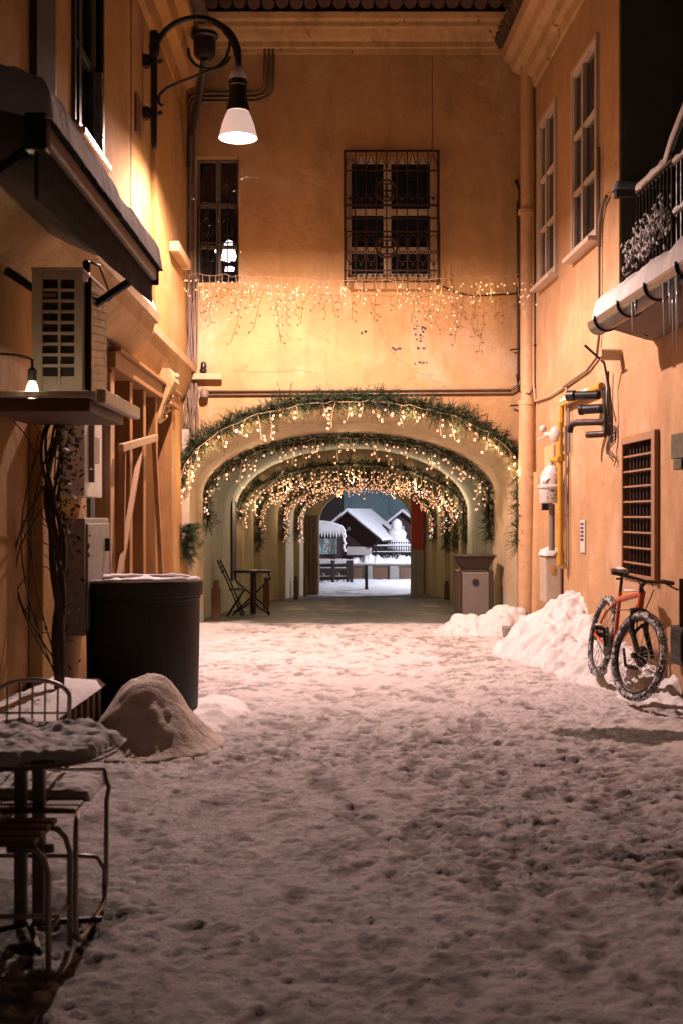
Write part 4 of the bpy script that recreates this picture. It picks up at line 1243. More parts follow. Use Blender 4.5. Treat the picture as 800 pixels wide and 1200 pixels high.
c.build('arm', M['lamp_iron'], aw, smooth='auto')
zc = lambda u, n: 3.42 - .36 * min(1, (n) / .86) - .05 * math.sin(PI * min(1, n / .86)) + .002
snow_cap('awning_snow', 'thick ridge of snow lying on the dark awning', lambda u, n, z: Vector((-2.06 + n, u, z)), Y0 - .02, Y1 + .02, .02, .93, zc, .17, 61, .02, .35, edge=.09, freq=7)

# ------------------------------------------------------------------ shelf, air conditioner, bulbs
sf = MB(); sf.box(-2.07, -1.33, 6.62, 7.72, 2.155, 2.19); shf = sf.build('wall_shelf', M['white_paint'], None, bevel=.006, origin=(-2.07, 7.1, 2.15))
tag(shf, 'pale board shelf on the left wall carrying the air conditioner', 'shelf')
b = MB(); b.box(-1.36, -1.30, 6.60, 7.74, 2.12, 2.20); b.build('shelf_edge', M['cream_paint'], shf, bevel=.012)
b = MB(); b.box(-2.0, -1.4, 6.66, 7.68, 2.08, 2.153); b.build('batten', M['brown_wood'], shf, bevel=.006)
ac = thing('air_conditioner', 'cream air conditioner casing with louvred front, on the pale wall shelf', 'air conditioner', (-1.66, 7.33, 2.19))
ax0, ax1, ay0, ay1, az0, az1 = -1.81, -1.515, 7.0, 7.66, 2.215, 2.935
c = MB(); c.box(ax0, ax1, ay0 + .02, ay1, az0, az1); c.box(ax0 - .008, ax1 + .008, ay0 - .012, ay1 + .01, az1 + .001, az1 + .018)
c.box(ax0 + .01, ax0 + .06, ay0 + .06, ay1 - .06, 2.191, az0 - .001); c.box(ax1 - .06, ax1 - .01, ay0 + .06, ay1 - .06, 2.191, az0 - .001)
c.build('casing', M['cream_paint'], ac, bevel=.010)
c = MB(); wx = ax1 - ax0
xs_ = [ax0, ax0 + .062, ax0 + .152, ax0 + .168, ax0 + .248, ax1]
for a_, b_ in ((0, 1), (2, 3), (4, 5)): c.box(xs_[a_], xs_[b_], ay0 - .008, ay0 + .019, az0, az1)
nz = 9; zs_ = [az0 + .10 + i * (.57 / nz) for i in range(nz + 1)]
for x_a, x_b in ((xs_[1], xs_[2]), (xs_[3], xs_[4])):
    c.box(x_a, x_b, ay0 - .006, ay0 + .019, az0, zs_[0]); c.box(x_a, x_b, ay0 - .006, ay0 + .019, zs_[-1], az1)
    for z in zs_[1:-1]: c.box(x_a, x_b, ay0 - .006, ay0 + .019, z - .009, z + .009)
c.build('front_grille', M['cream_paint'], ac, bevel=.003)
MB().box(ax0 + .05, ax1 - .04, ay0 + .012, ay0 + .0195, az0 + .08, az1 - .03).build('louvre_back', M['black_plastic'], ac)
MB().box(xs_[1] + .005, xs_[2] - .01, ay0 - .011, ay0 - .0065, az1 - .155, az1 - .135).build('badge', M['grille_paint'], ac)
c = MB(); c.box(ax1 + .001, ax1 + .02, ay0 + .08, ay1 - .04, az0 + .03, az1 - .05)
c.build('coil', M['black_plastic'], ac)
c = MB()
for i in range(13):
    y = ay0 + .10 + i * .036; z = az1 - .06
    c.bar((ax1 + .024, ay0 + .09, az0 + .04 + i * .048), (ax1 + .024, ay1 - .05, az0 + .09 + i * .048), .006)
c.bar((ax1 + .03, ay0 + .07, az0 + .02), (ax1 + .03, ay0 + .07, az1 - .03), .02); c.build('coil_guard', M['dark_cable'], ac)
c = MB(); c.box(ax1 + .0, ax1 + .10, ay1 - .10, ay1 + .04, az0 - .0, az0 + .05); c.build('drain_cover', M['cream_paint'], ac, bevel=.01)


def bulb_lamp(name, label, pos, cord, glow, r=.03):
    t = thing(name, label, 'bulb', pos)
    c = MB(); c.tube(cord, .008, 6); c.build('cord', M['black_iron'], t, smooth=True)
    p = Vector(pos)
    c = MB(); c.lathe([(.014, .055), (.024, .06), (.026, .12), (.012, .135)], p, 12); c.build('socket', M['black_iron'], t, smooth='auto')
    c = MB(); c.lathe([(.004, -.05), (.02, -.046), (r, -.022), (r * 1.02, 0), (r * .85, .03), (.017, .058)], p, 14); c.build('glass_bulb', glow, t, smooth=True)
    return t


q = Vector(((38 - 400) / 209, 6.7, CAMH + (HYP - 459) / 209))
bulb_lamp('hanging_bulb', 'lit bare bulb on a black cable beside the air conditioner', q, [(-2.07, 6.6, 2.42), (-1.95, 6.66, 2.405), (-1.83, 6.7, 2.40), (-1.76, 6.7, 2.385), (q.x, 6.7, q.z + .18), (q.x, 6.7, q.z + .13)], M['shelf_glow'], .034)
lamp('bulb_light', (q.x + .0, 6.64, q.z - .0), 3.2, (1, .72, .46), .034)
q2 = Vector(((102 - 400) / 186, 7.52, CAMH + (HYP - 330) / 186))
bulb_lamp('hanging_bulb', 'unlit clear glass bulb at the upper corner of the air conditioner', q2, [q2 + Vector((0, 0, .13)), q2 + Vector((.06, .1, .12)), q2 + Vector((.1, .3, -.05)), Vector((-1.75, 8.6, 3.0))], M['ice'], .034)

# ------------------------------------------------------------------ pallet bench, vine
pb = thing('pallet_bench', 'low slatted pallet bench along the left wall, its top white with snow', 'bench', (-1.86, 6.9, 0))
c = MB(); c.box(-2.06, -1.64, 5.3, 8.2, .31, .345); c.build('seat', M['brown_wood'], pb, bevel=.006)
c = MB()
for i in range(16):
    y = 5.34 + i * .184; c.box(-1.668, -1.645, y, y + .085, .02, .309)
c.build('slat_front', M['brown_wood'], pb, bevel=.004)
c = MB(); c.box(-2.05, -1.67, 5.3, 5.33, .0, .309); c.box(-2.05, -1.67, 8.17, 8.2, .0, .309); c.box(-1.70, -1.669, 5.32, 8.18, .01, .06); c.build('base_frame', M['dark_wood'], pb)
snow_cap('bench_snow', 'smooth snow cover on the low pallet bench', lambda u, n, z: Vector((-2.06 + n, u, z)), 5.28, 8.22, 0, .44, lambda u, n: .346, .045, 71, .04, .4, edge=.04)

vn = thing('climbing_vine', 'bare twisted vine with dry leaves rising from the bench to the shelf', 'vine', (-1.79, 7.7, .38))
r = random.Random(17); c = MB()
base = Vector((-1.80, 7.66, .37))
for i in range(7):
    pts = []; ph = r.uniform(0, 6); am = r.uniform(.02, .06)
    for j in range(20):
        t = j / 19; pts.append(base + Vector((am * math.sin(ph + t * 9) * (.4 + t) - .05 * t, am * math.cos(ph + t * 8) * (.4 + t), 1.75 * t)))
    c.tube(pts, [(.020 - .011 * j / 19) for j in range(20)], 6)
c.build('trunk', M['bark'], vn, smooth=True)
for (ox, oz, am, tp) in ((-.10, .55, .16, 1.6), (-.18, .35, .22, 1.35), (.02, .8, .10, 1.72), (-.12, .2, .25, 1.72), (-.22, .6, .12, 1.2), (.05, .3, .08, 1.7)):
    pts = []; c = MB()
    for j in range(16):
        t = j / 15; pts.append(base + Vector((ox * math.sin(t * PI * .9) - am * math.sin(t * PI) * .5, -.05 + .05 * math.sin(t * 5), oz * .3 + (tp - oz * .3) * t)))
    c.tube(pts, .005, 5)
    for q_ in range(5):
        p = pts[r.randrange(3, 15)]; d = Vector((r.uniform(-.2, .12), r.uniform(-.1, .1), r.uniform(.0, .25))); c.tube([p, p + d * .5 + Vector((.01, 0, .02)), p + d], .0035, 4)
    c.build('twig', M['bark'], vn, smooth=True)
c = MB()
for i in range(520):
    t = r.random() ** .6; p = base + Vector((r.gauss(.05, .05), r.gauss(0, .06), .05 + 1.72 * t)); s = r.uniform(.012, .03)
    if r.random() > .25 + .75 * t * t: continue
    a = Vector((r.uniform(-1, 1), r.uniform(-1, 1), r.uniform(-1, 1))).normalized(); b_ = a.orthogonal().normalized()
    c.add([p - a * s, p + b_ * s * .5, p + a * s, p - b_ * s * .5], [(0, 1, 2, 3)])
c.build('leaves', M['vine_leaf'], vn)

# ------------------------------------------------------------------ tub
tb = thing('planter_tub', 'big round black brown tub with a snow dusted rim on the left', 'tub', (-1.52, 9.1, 0))
c = MB(); CX, CY, R1 = -1.51, 9.12, .43
c.lathe([(.40, 0), (.415, .04), (.425, .5), (R1, .84), (R1 - .004, .86), (R1 + .005, .87), (R1 + .005, .885)], (CX, CY, 0), 56); c.build('body', M['tub'], tb, smooth='auto')
c = MB(); n = 56; vs = []; fs = []
prof = [(R1 + .006, .888), (R1 + .022, .90), (R1 + .024, 1.0), (R1 + .014, 1.012), (R1 - .05, 1.012), (R1 - .055, .95), (R1 - .05, .89)]
for (r_, z) in prof:
    for kk in range(n): vs.append((CX + r_ * math.cos(2 * PI * kk / n), CY + r_ * math.sin(2 * PI * kk / n), z))
for i in range(len(prof) - 1):
    for kk in range(n): fs.append((i * n + kk, i * n + (kk + 1) % n, (i + 1) * n + (kk + 1) % n, (i + 1) * n + kk))
c.add(vs, fs); c.build('rim', M['tub'], tb, smooth='auto')
c = MB(); c.lathe([(.36, .90), (.365, .93)], (CX, CY, 0), 40); c.build('soil', M['dark_plaster'], tb)
snow_cap('tub_snow', 'mound of snow inside the dark tub', lambda u, n_, z: Vector((CX + u, CY + n_, z)), -.36, .36, -.36, .36, lambda u, n_: .925, .085, 81, .03, .8, edge=.16, shape=lambda u, n_: .36 - math.hypot(u, n_))
c = MB(); r = random.Random(6); pts = []
for i in range(48):
    a = 2 * PI * i / 48
    pts.append(Vector((CX + (R1 - .012) * math.cos(a), CY + (R1 - .012) * math.sin(a), 1.012 + r.uniform(-.004, .004))))
rad = [max(.004, .020 + .014 * float(vnoise(i * .45, 3.3, 5))) for i in range(48)]
c.tube(pts, rad, 7, closed=True); tag(c.build('rim_snow', M['snow'], None, smooth=True), 'ring of snow on the rim of the dark tub', 'snow', kind='stuff')

# ------------------------------------------------------------------ café table and seats
tt = thing('cafe_table', 'round café table buried in lumpy snow at the lower left', 'table', (-1.13, 4.25, 0))
TX, TY = -1.13, 4.25
c = MB(); c.lathe([(.31, .655), (.335, .66), (.335, .685), (.325, .69)], (TX, TY, 0), 48); c.build('tabletop', M['chair_seat'], tt, smooth='auto')
c = MB(); c.box(TX - .03, TX + .012, TY - .02, TY + .02, .05, .655); c.box(TX + .034, TX + .078, TY - .02, TY + .02, .05, .655); c.box(TX - .06, TX + .11, TY - .012, TY + .012, .30, .33)
c.build('pedestal', M['grey_box'], tt, bevel=.006)
c = MB()
for a in (0.4, 1.97, 3.54, 5.1): c.bar((TX + .02, TY, .05), (TX + .02 + .26 * math.cos(a), TY + .26 * math.sin(a), .03), .02)
c.build('foot', M['black_iron'], tt, bevel=.004)
snow_cap('table_snow', 'lumpy snow layer heaped on the round café table', lambda u, n_, z: Vector((TX + u, TY + n_, z)), -.345, .345, -.345, .345, lambda u, n_: .69, .030, 91, .010, 1.0, edge=.035, freq=22, shape=lambda u, n_: .338 + .012 * math.sin(7 * math.atan2(n_, u)) - math.hypot(u, n_))


def sled_chair(label):
    t = thing('cafe_chair', label, 'chair', (0, 0, 0))
    for s_ in (-1, 1):
        x = .255 * s_; c = MB()
        c.tube([(x * .9, .235, .50), (x * .93, .22, .465), (x, .19, .44), (x * 1.0, .14, .40), (x, .13, .10), (x, .10, .035), (x, .03, .02), (x, -.26, .02), (x * .99, -.33, .03), (x * .97, -.36, .08), (x * .97, -.36, .40), (x * .95, -.33, .435), (x * .9, -.25, .445)], .0092, 9)
        c.build('leg', M['chair_tube'], t, smooth=True)
    c = MB(); c.tube([(.25, .12, .04), (.25, .125, .14), (.22, .13, .185), (.15, .13, .19), (-.15, .13, .19), (-.22, .13, .185), (-.25, .125, .14), (-.25, .12, .04)], .009, 8)
    c.build('stretcher', M['chair_tube'], t, smooth=True)
    c = MB()
    for i in range(6): c.box(-.225, .225, -.27 + i * .083, -.27 + i * .083 + .066, .450, .464)
    c.build('seat', M['chair_seat'], t, bevel=.005)
    c = MB(); c.tube([(.08, .238, .50)] + [(-.06 + .15 * math.cos(a), .24 + .02 * math.sin(a), .78 + .07 * math.sin(a)) for a in np.linspace(0, PI, 15)] + [(-.20, .238, .50)], .009, 8)
    for i in range(5):
        x = -.16 + i * .05; c.tube([(x, .258, .845 - 2.5 * (x + .06) ** 2), (x, .238, .50)], .0045, 6)
    c.tube([(-.23, .238, .50), (.23, .238, .50)], .008, 6); c.tube([(-.20, .248, .72), (.08, .248, .72)], .005, 6)
    c.build('backrest', M['chair_tube'], t, smooth=True)
    return t


ch = sled_chair('metal café chair facing the snowy table, snow on its seat, curved wire back'); ch.location = (-1.16, 4.47, .0)
snow_cap('seat_snow', 'snow lying on the seat of the café chair', lambda u, n_, z: Vector((-1.16 + u, 4.47 + n_, z)), -.235, .24, -.10, .22, lambda u, n_: .464, .03, 95, .012, .7, edge=.03, freq=18)
so = thing('cafe_stool', 'dark tubular stool with a bare slatted seat, nearest at the left edge', 'stool', (-1.19, 4.0, 0))
c = MB()
for i in range(4): c.box(-1.42, -.985, 3.84 + i * .082, 3.84 + i * .082 + .066, .432, .452)
c.build('seat', M['chair_seat'], so, bevel=.006)
for (x, y) in ((-.975, 3.86), (-.965, 4.12), (-1.40, 3.86), (-1.40, 4.12)):
    c = MB(); dx = .03 if x > -1.2 else -.03
    c.tube([(x - dx * 1.6, y, .425), (x - dx * .4, y, .418), (x + dx * .5, y, .39), (x + dx, y, .34), (x + dx, y, .015)], .0100, 9); c.build('leg', M['chair_tube'], so, smooth=True)
c = MB(); c.tube([(-.94, 3.86, .16), (-.94, 4.12, .16)], .008, 7); c.tube([(-1.43, 3.86, .16), (-1.43, 4.12, .16)], .008, 7); c.tube([(-.94, 3.99, .16), (-1.43, 3.99, .16)], .008, 7)
c.build('stretcher', M['chair_tube'], so, smooth=True)

# ------------------------------------------------------------------ wooden trestle by the shop, little plant in the corner
tr = thing('wooden_trestle', 'folded wooden trestle leaning before the shop door', 'trestle', (-1.9, 12.2, 0))
def LP(px, py, n): # point n metres out of the left wall
    Y = (-2.07 + n) * F / (px - CXP); return Vector((-2.07 + n, Y, CAMH + (HYP - py) / F * Y))
c = MB(); c.bar(LP(142, 525, .12), LP(183, 513, .12), .05, .07); c.build('rail', M['pale_wood'], tr, bevel=.005)
for a_, b_ in (((181, 516), (194, 668)), ((166, 520), (146, 640)), ((144, 525), (140, 672))):
    p0, p1 = LP(*a_, .10), LP(*b_, .13); c = MB(); c.bar(p0, Vector((p1.x, p1.y, 0.02)) if b_[1] > 660 else p1 + (p1 - p0) * .35, .045, .06); c.build('leg', M['wood'], tr, bevel=.004)
pl = thing('fir_bunch', 'small bunch of fir twigs tied to the corner cables', 'greenery', (-2.0, 15.4, 1.1))
g = MB(); r = random.Random(9)
for z in (1.22, 1.38, 1.0, 1.1, 1.3):
    for i in range(16):
        p = Vector((-1.98 + r.gauss(0, .02), 15.45, z)); d = Vector((r.uniform(-.4, 1), r.uniform(-.8, .1), r.uniform(-.7, .5))).normalized(); L = r.uniform(.1, .26); e = d.orthogonal().normalized()
        for q_ in range(10):
            o = p + d * L * q_ / 10
            for sg in (-1, 1):
                nd = (d * .6 + e * sg * .8 + Vector((0, 0, -.3))) * .06; wv = d * .007; g.add([o - wv, o + wv, o + nd], [(0, 1, 2)])
g.build('fir_sprigs', M['fir'], pl)

# ------------------------------------------------------------------ ash bin at the arch
bn = thing('ash_bin', 'square metal litter bin with a wide dark bowl on top, by the right arch jamb', 'litter bin', (1.88, 16.6, 0))
kb = F / 16.6; bx0, bx1 = 1.62, 2.06
c = MB(); c.box(bx0 + .03, bx1 - .03, 16.45, 16.85, .02, .72); c.build('body', M['bin_front'], bn, bevel=.012)
for x in (bx0 - .03, bx1 - .028):
    c = MB(); c.box(x, x + .056, 16.43, 16.87, .0, .74); c.build('side_panel', M['bin_side'], bn, bevel=.008)
c = MB(); c.prism([Vector((1.84 + .048 * math.cos(t), 16.447, .58 + .048 * math.sin(t))) for t in np.linspace(0, 2 * PI, 21)[:-1]], (0, -.012, 0)); c.build('ash_hole', M['black_plastic'], bn)
c = MB(); w0, w1 = .17, .27
c.hexa([(1.84 - w0, 16.5, .745), (1.84 + w0, 16.5, .745), (1.84 + w0, 16.82, .745), (1.84 - w0, 16.82, .745), (1.84 - w1, 16.4, .93), (1.84 + w1, 16.4, .93), (1.84 + w1, 16.92, .93), (1.84 - w1, 16.92, .93)])
c.box(1.84 - w1 - .015, 1.84 + w1 + .015, 16.385, 16.935, .931, .955)
c.build('bowl', M['dark_wood'], bn, bevel=.006)

# ------------------------------------------------------------------ gas fittings on the right wall
def RW(Y, n, z): return RIGHT.pt(RU(Y), n, z)


gm = thing('gas_meter', 'white domed gas meter on yellow pipes, snow on its fittings, right wall', 'gas meter', RW(13.6, .16, 1.6))
c = MB(); p = RW(13.62, .17, 0)
c.lathe([(.125, 1.64), (.132, 1.65), (.132, 1.80), (.15, 1.815), (.15, 1.835), (.125, 1.85), (.118, 1.95), (.09, 2.01), (.03, 2.035), (.03, 2.11)], (p.x, p.y, 0), 28)
c.build('body', M['meter'], gm, smooth='auto')
c = MB(); r = random.Random(3)
for i in range(14):
    a = math.radians(r.uniform(225, 285)); z = r.uniform(1.68, 1.78); rad_ = .1335
    a2 = a + r.uniform(.06, .12); dz = r.uniform(.008, .02)
    c.add([(p.x + rad_ * math.cos(t), p.y + rad_ * math.sin(t), zz) for t, zz in ((a, z), (a2, z), (a2, z + dz), (a, z + dz))], [(0, 1, 2, 3)])
c.build('printed_mark', M['ink'], gm)
c = MB()
c.tube([RW(13.62, .17, 2.11), RW(13.6, .15, 2.13), RW(13.4, .12, 2.13)], .028, 10)
c.tube([RW(13.45, .10, .98), RW(13.45, .10, 2.55)], .032, 10); c.tube([RW(13.45, .10, 2.11), RW(13.45, .10, 2.19)], .05, 10); c.tube([RW(13.45, .10, 1.05), RW(13.45, .10, .96), RW(13.5, .05, .93)], .042, 10)
c.tube([RW(13.45, .10, 1.5), RW(13.45, .0, 1.5)], .012, 6)
c.build('pipe', M['yellow_pipe'], gm, smooth='auto')
c = MB(); c.lathe([(.05, 0), (.075, .03), (.085, .10), (.06, .16), (.02, .18)], RW(13.5, .13, 2.33), 14); c.tube([RW(13.5, .13, 2.42), RW(13.75, .2, 2.43)], .03, 8); c.ball(RW(13.8, .22, 2.50), .045); c.tube([RW(13.7, .22, 2.40), RW(13.95, .25, 2.385)], .012, 6)
c.build('valve', M['meter'], gm, smooth='auto')
c = MB(); c.tube([RW(13.66, .15, 1.63), RW(13.66, .15, 1.1)], .035, 10); c.tube([RW(13.38, .06, 2.5), RW(13.36, .05, 1.4), RW(13.38, .05, .9)], .012, 6); c.tube([RW(13.3, .04, 2.7), RW(13.3, .04, 2.2)], .016, 6)
c.build('grey_pipe', M['grey_box'], gm, smooth='auto')
c = MB(); c.rbox(RIGHT, RU(13.98), RU(13.9), .0, .2, 1.7, 1.74); c.rbox(RIGHT, RU(14.0), RU(13.95), .08, .2, 1.56, 1.68); c.build('bracket', M['black_iron'], gm)
snow_cap('meter_snow', 'dab of snow on the gas meter dome', lambda u, n_, z: Vector((p.x + u, p.y + n_, z)), -.12, .12, -.12, .12, lambda u, n_: 2.02 - 1.9 * (u * u + n_ * n_) * 3, .05, 101, .02, .6, mat=M['snow_clean'], edge=.07, shape=lambda u, n_: .115 - math.hypot(u, n_))
gb = thing('gas_box', 'pale upright gas box capped with snow, low on the right wall', 'gas box', RW(13.9, .1, .5))
c = MB(); c.rbox(RIGHT, RU(14.05), RU(13.72), .02, .21, .50, 1.05); c.build('body', M['gas_box'], gb, bevel=.012)
c = MB(); c.rbox(RIGHT, RU(13.719), RU(13.71), .04, .19, .53, 1.02); c.build('door', M['gas_box'], gb, bevel=.004)
c = MB(); c.rbox(RIGHT, RU(13.709), RU(13.70), .10, .15, .84, .92); c.build('latch', M['yellow_pipe'], gb, bevel=.004)
c = MB(); c.rbox(RIGHT, RU(14.02), RU(13.75), .0, .10, .05, .495); c.build('base', M['grey_box'], gb)
snow_cap('gas_box_snow', 'thick cap of snow on top of the gas box', lambda u, n_, z: RIGHT.pt(u, n_, z), RU(14.07), RU(13.70), .0, .23, lambda u, n_: 1.05, .07, 105, .025, .5, mat=M['snow_clean'], edge=.06)
sp = thing('plate_sign', 'narrow pale plate with dark bars screwed to the peach wall', 'plate', RW(12.74, 0, 1.1))
c = MB(); c.rbox(RIGHT, RU(12.85), RU(12.66), .0, .018, 1.10, 1.45); c.build('plate', M['white_box'], sp, bevel=.006)
c = MB()
for i in range(5): c.rbox(RIGHT, RU(12.81), RU(12.70), .0185, .024, 1.23 + i * .042, 1.253 + i * .042)
c.build('dark_bar', M['ink'], sp)
fl_ = thing('floodlight_rack', 'cluster of dark floodlight tubes on a yellow rail, high on the right wall', 'floodlights', RW(12, .1, 2.4))
c = MB(); c.tube([RW(13.5, .07, 2.755), RW(11.75, .07, 2.775)], .036, 10); c.tube([RW(13.5, .07, 2.755), RW(13.52, .07, 2.5)], .03, 8); c.build('rail', M['yellow_pipe'], fl_, smooth='auto')
c = MB()
c.tube([RW(11.9, .06, 2.70), RW(12.1, .30, 2.71)], .045, 12); c.tube([RW(12.06, .26, 2.71), RW(12.12, .32, 2.71)], .055, 12)
c.build('floodlight', M['lamp_iron'], fl_, smooth='auto')
c = MB(); c.tube([RW(11.85, .05, 2.56), RW(11.98, .20, 2.56)], .048, 12); c.tube([RW(11.98, .20, 2.56), RW(12.0, .225, 2.56)], .056, 12); c.build('floodlight', M['lamp_iron'], fl_, smooth='auto')
c = MB(); c.tube([RW(11.75, .04, 2.42), RW(12.0, .26, 2.43), RW(12.06, .30, 2.41), RW(12.08, .31, 2.34)], .034, 10); c.tube([RW(11.72, .04, 2.30), RW(11.88, .18, 2.30)], .034, 10); c.build('spout', M['brown_iron'], fl_, smooth='auto')
c = MB(); c.rbox(RIGHT, RU(11.78), RU(11.68), .0, .06, 2.28, 2.76); c.build('mounting_plate', M['black_iron'], fl_, bevel=.006)
snow_cap('rail_snow', 'line of snow along the yellow rail under the floodlights', lambda u, n_, z: RIGHT.pt(u, n_, z), RU(13.5), RU(12.2), .035, .11, lambda u, n_: 2.785, .03, 107, .025, .8, edge=.03)

# ------------------------------------------------------------------ balcony snow, frosted plant, icicles
zs = lambda u, n_: 3.17 + max(0, .47 - n_) * .58
snow_cap('balcony_snow', 'thick snow sloping over the balcony edge and its gutter', lambda u, n_, z: RIGHT.pt(u, n_, z), UG0 + .10, UG1, -.12, .54, zs, .20, 111, .03, .35, edge=.12)
c = MB(); pts = [RIGHT.pt(UR0 - .02 + i * .09, -.05, 4.49 + .006 * math.sin(i * 2.2)) for i in range(11)]
c.tube(pts, [.012] + [.034 + .006 * math.sin(i * 1.7) for i in range(9)] + [.02], 8)
c.tube([RIGHT.pt(UR0 + .87, -.05, 4.49), RIGHT.pt(UR0 + 1.2, .0, 4.575), RIGHT.pt(UR0 + 1.55, .03, 4.67), RIGHT.pt(UR0 + 2.4, .10, 4.88)], .034, 8)
for zz in (3.58, 4.01, 4.43):
    c.tube([RIGHT.pt(UR0 + 1.08 + i * .09, -.05, zz + .004 * math.sin(i * 2)) for i in range(50)], [.022 + .010 * math.sin(i * 2.3) for i in range(50)], 7)
tag(c.build('railing_snow', M['snow'], None, smooth=True), 'ridges of snow along the rails of the iron balcony', 'snow', kind='stuff')
fp = thing('frosted_plant', 'snow laden trailing plant hanging along the iron balcony railing', 'plant', RIGHT.pt(UR0 + .5, 0, 3.75))
r = random.Random(23); c = MB(); tw = MB()
for i in range(330):
    t = r.random(); u = UR0 + .02 + 1.05 * t; z = 3.86 + .16 * t + r.gauss(0, .075); n_ = .0 + r.uniform(-.06, .10)
    a = RIGHT.pt(u, n_, z); s = r.uniform(.011, .024); st_ = len(c.v)
    c.ball((0, 0, 0), s * .55, s * .55, s * 1.5, 6, 5)
    Mx = Matrix.Translation(a) @ Matrix.Rotation(r.uniform(-.9, .9), 4, 'X') @ Matrix.Rotation(r.uniform(-.9, .9), 4, 'Y'); c.xf(Mx, st_)
    tw.tube([a, a + Vector((r.uniform(-.03, .03), r.uniform(-.03, .03), -.06))], .004, 4)
c.build('snowy_leaves', M['snow'], fp, smooth=True); tw.build('twig', M['bark'], fp)
r = random.Random(31)
il = 'clear icicle hanging from the snowy balcony gutter'
for i, (u, L, n_) in enumerate([(UG0 + 1.42, .22, .55), (UG0 + 1.5, .10, .55), (UG0 + 2.10, .30, .52), (UG0 + 2.15, .38, .54), (UG0 + 2.22, .42, .50), (UG0 + 2.28, .30, .54), (UG0 + 2.36, .50, .52), (UG0 + 2.44, .35, .54), (UG0 + 2.52, .28, .5), (UG0 + 2.62, .44, .54), (UG0 + 2.2, .18, .45), (UG0 + 2.7, .2, .53)]):
    c = MB(); c.tube([RIGHT.pt(u, n_, 3.10), RIGHT.pt(u + .004, n_, 3.08 - L * .5), RIGHT.pt(u, n_ + .003, 3.09 - L)], [.016, .010, .002], 7)
    tag(c.build('icicle', M['ice'], None, smooth=True), il, 'icicle', 'icicles on the balcony gutter')
snow_cap('ledge_snow', 'ragged snow along the plaster ledge over the shopfront', lambda u, n_, z: LEFT.pt(u, n_, z), 7.7, 11.55, .01, .30, lambda u, n_: 3.515 - .22 * n_, .12, 115, .035, 1.2, edge=.1)
snow_cap('cornice_snow', 'small ledge snow at the dark corner beside the balcony', lambda u, n_, z: RIGHT.pt(u, n_, z), UC - .07, UC + .06, -.9, .07, lambda u, n_: 4.6, .08, 117, .03, .5, edge=.05)
snow_cap('roof_snow', 'snow left on the roof edge above the facade', lambda u, n_, z: FRONT.pt(u, n_, z), -.6, 2.4, .1, .44, lambda u, n_: 8.30 - .45 * n_, .10, 119, .05, 1.4, edge=.1)

# ------------------------------------------------------------------ bicycle
def snowy_rubber():
    m, nt, b = newmat('snowy_rubber')
    v = coords(nt); f = ramp(nt, noise(nt, v, 26, 7, .75, .4), .46, .56)
    col = mix(nt, f, (.02, .02, .02), (.78, .77, .78)); nt.links.new(col, b.inputs['Base Color']); b.inputs['Roughness'].default_value = .8
    bump(nt, b, f, .8, .012); return m


M['snowy_rubber'] = snowy_rubber()
bk = thing('bicycle', 'orange mountain bicycle caked with snow, leaning on the peach wall', 'bicycle', (0, 0, 0))
WR = .345; WB = 1.10; HD = Vector((.90, 0, .66)); STE = math.radians(17)
Mst = Matrix.Translation((WB, 0, 0)) @ Matrix.Rotation(STE, 4, 'Z') @ Matrix.Translation((-WB, 0, 0))


def wheel(cx, M4=None):
    t = MB(); n = 48; R_ = WR - .025
    t.tube([(cx + R_ * math.cos(2 * PI * i / n), 0, WR + R_ * math.sin(2 * PI * i / n)) for i in range(n)], .025, 10, closed=True)
    for i in range(n * 2):                                # knobbly tread
        a = 2 * PI * i / (n * 2)
        for yy in (-.014, .014):
            p0 = (cx + (WR - .003) * math.cos(a), yy + .004 * (i % 2), WR + (WR - .003) * math.sin(a)); p1 = (cx + (WR + .006) * math.cos(a), yy + .004 * (i % 2), WR + (WR + .006) * math.sin(a)); t.bar(p0, p1, .012, .012, up=(0, 1, 0))
    r_ = MB(); R2 = WR - .058
    r_.tube([(cx + R2 * math.cos(2 * PI * i / n), 0, WR + R2 * math.sin(2 * PI * i / n)) for i in range(n)], .013, 8, closed=True)
    s = MB()
    for i in range(28):
        a = 2 * PI * i / 28; yy = .022 * (1 if i % 2 else -1); s.tube([(cx + .02 * math.cos(a + .6), yy, WR + .02 * math.sin(a + .6)), (cx + R2 * math.cos(a), 0, WR + R2 * math.sin(a))], .0018, 4)
    h = MB(); h.tube([(cx, -.055, WR), (cx, .055, WR)], .022, 10); h.tube([(cx, .03, WR), (cx, .034, WR)], .085, 24)
    if M4:
        for q_ in (t, r_, s, h): q_.xf(M4)
    w = t.build('wheel', M['snowy_rubber'], bk, smooth='auto'); r_.build('rim', M['black_iron'], w, smooth=True); s.build('spokes', M['grey_box'], w); h.build('hub', M['black_iron'], w, smooth='auto')


wheel(0); wheel(WB, Mst)
BBp = Vector((.43, 0, .31)); STt = Vector((.27, 0, .76)); HT0 = Vector((.895, 0, .70)); HT1 = Vector((.865, 0, .82))
c = MB()
c.tube([BBp, STt], .018, 10); c.tube([HT0 + Vector((-.01, 0, .01)), Vector((.66, 0, .52)), BBp], [.032, .036, .030], 10); c.tube([HT1, STt + Vector((.02, 0, -.06))], .027, 10); c.tube([HT0, HT1], .026, 12)
for s_ in (-1, 1):
    c.tube([BBp, (.2, .045 * s_, .31), (.0, .065 * s_, WR)], .012, 8); c.tube([STt + Vector((.01, 0, -.06)), (.14, .05 * s_, .56), (0, .065 * s_, WR)], .010, 8)
c.ball(BBp, .035)
c.build('frame', M['orange'], bk, smooth='auto')
c = MB()
for i in range(7):
    p = BBp.lerp(STt, .28 + i * .07); c.box(p.x - .006, p.x + .014, -.0195, -.0185, p.z, p.z + .018)
c.build('frame_lettering', M['white_box'], bk)
c = MB()
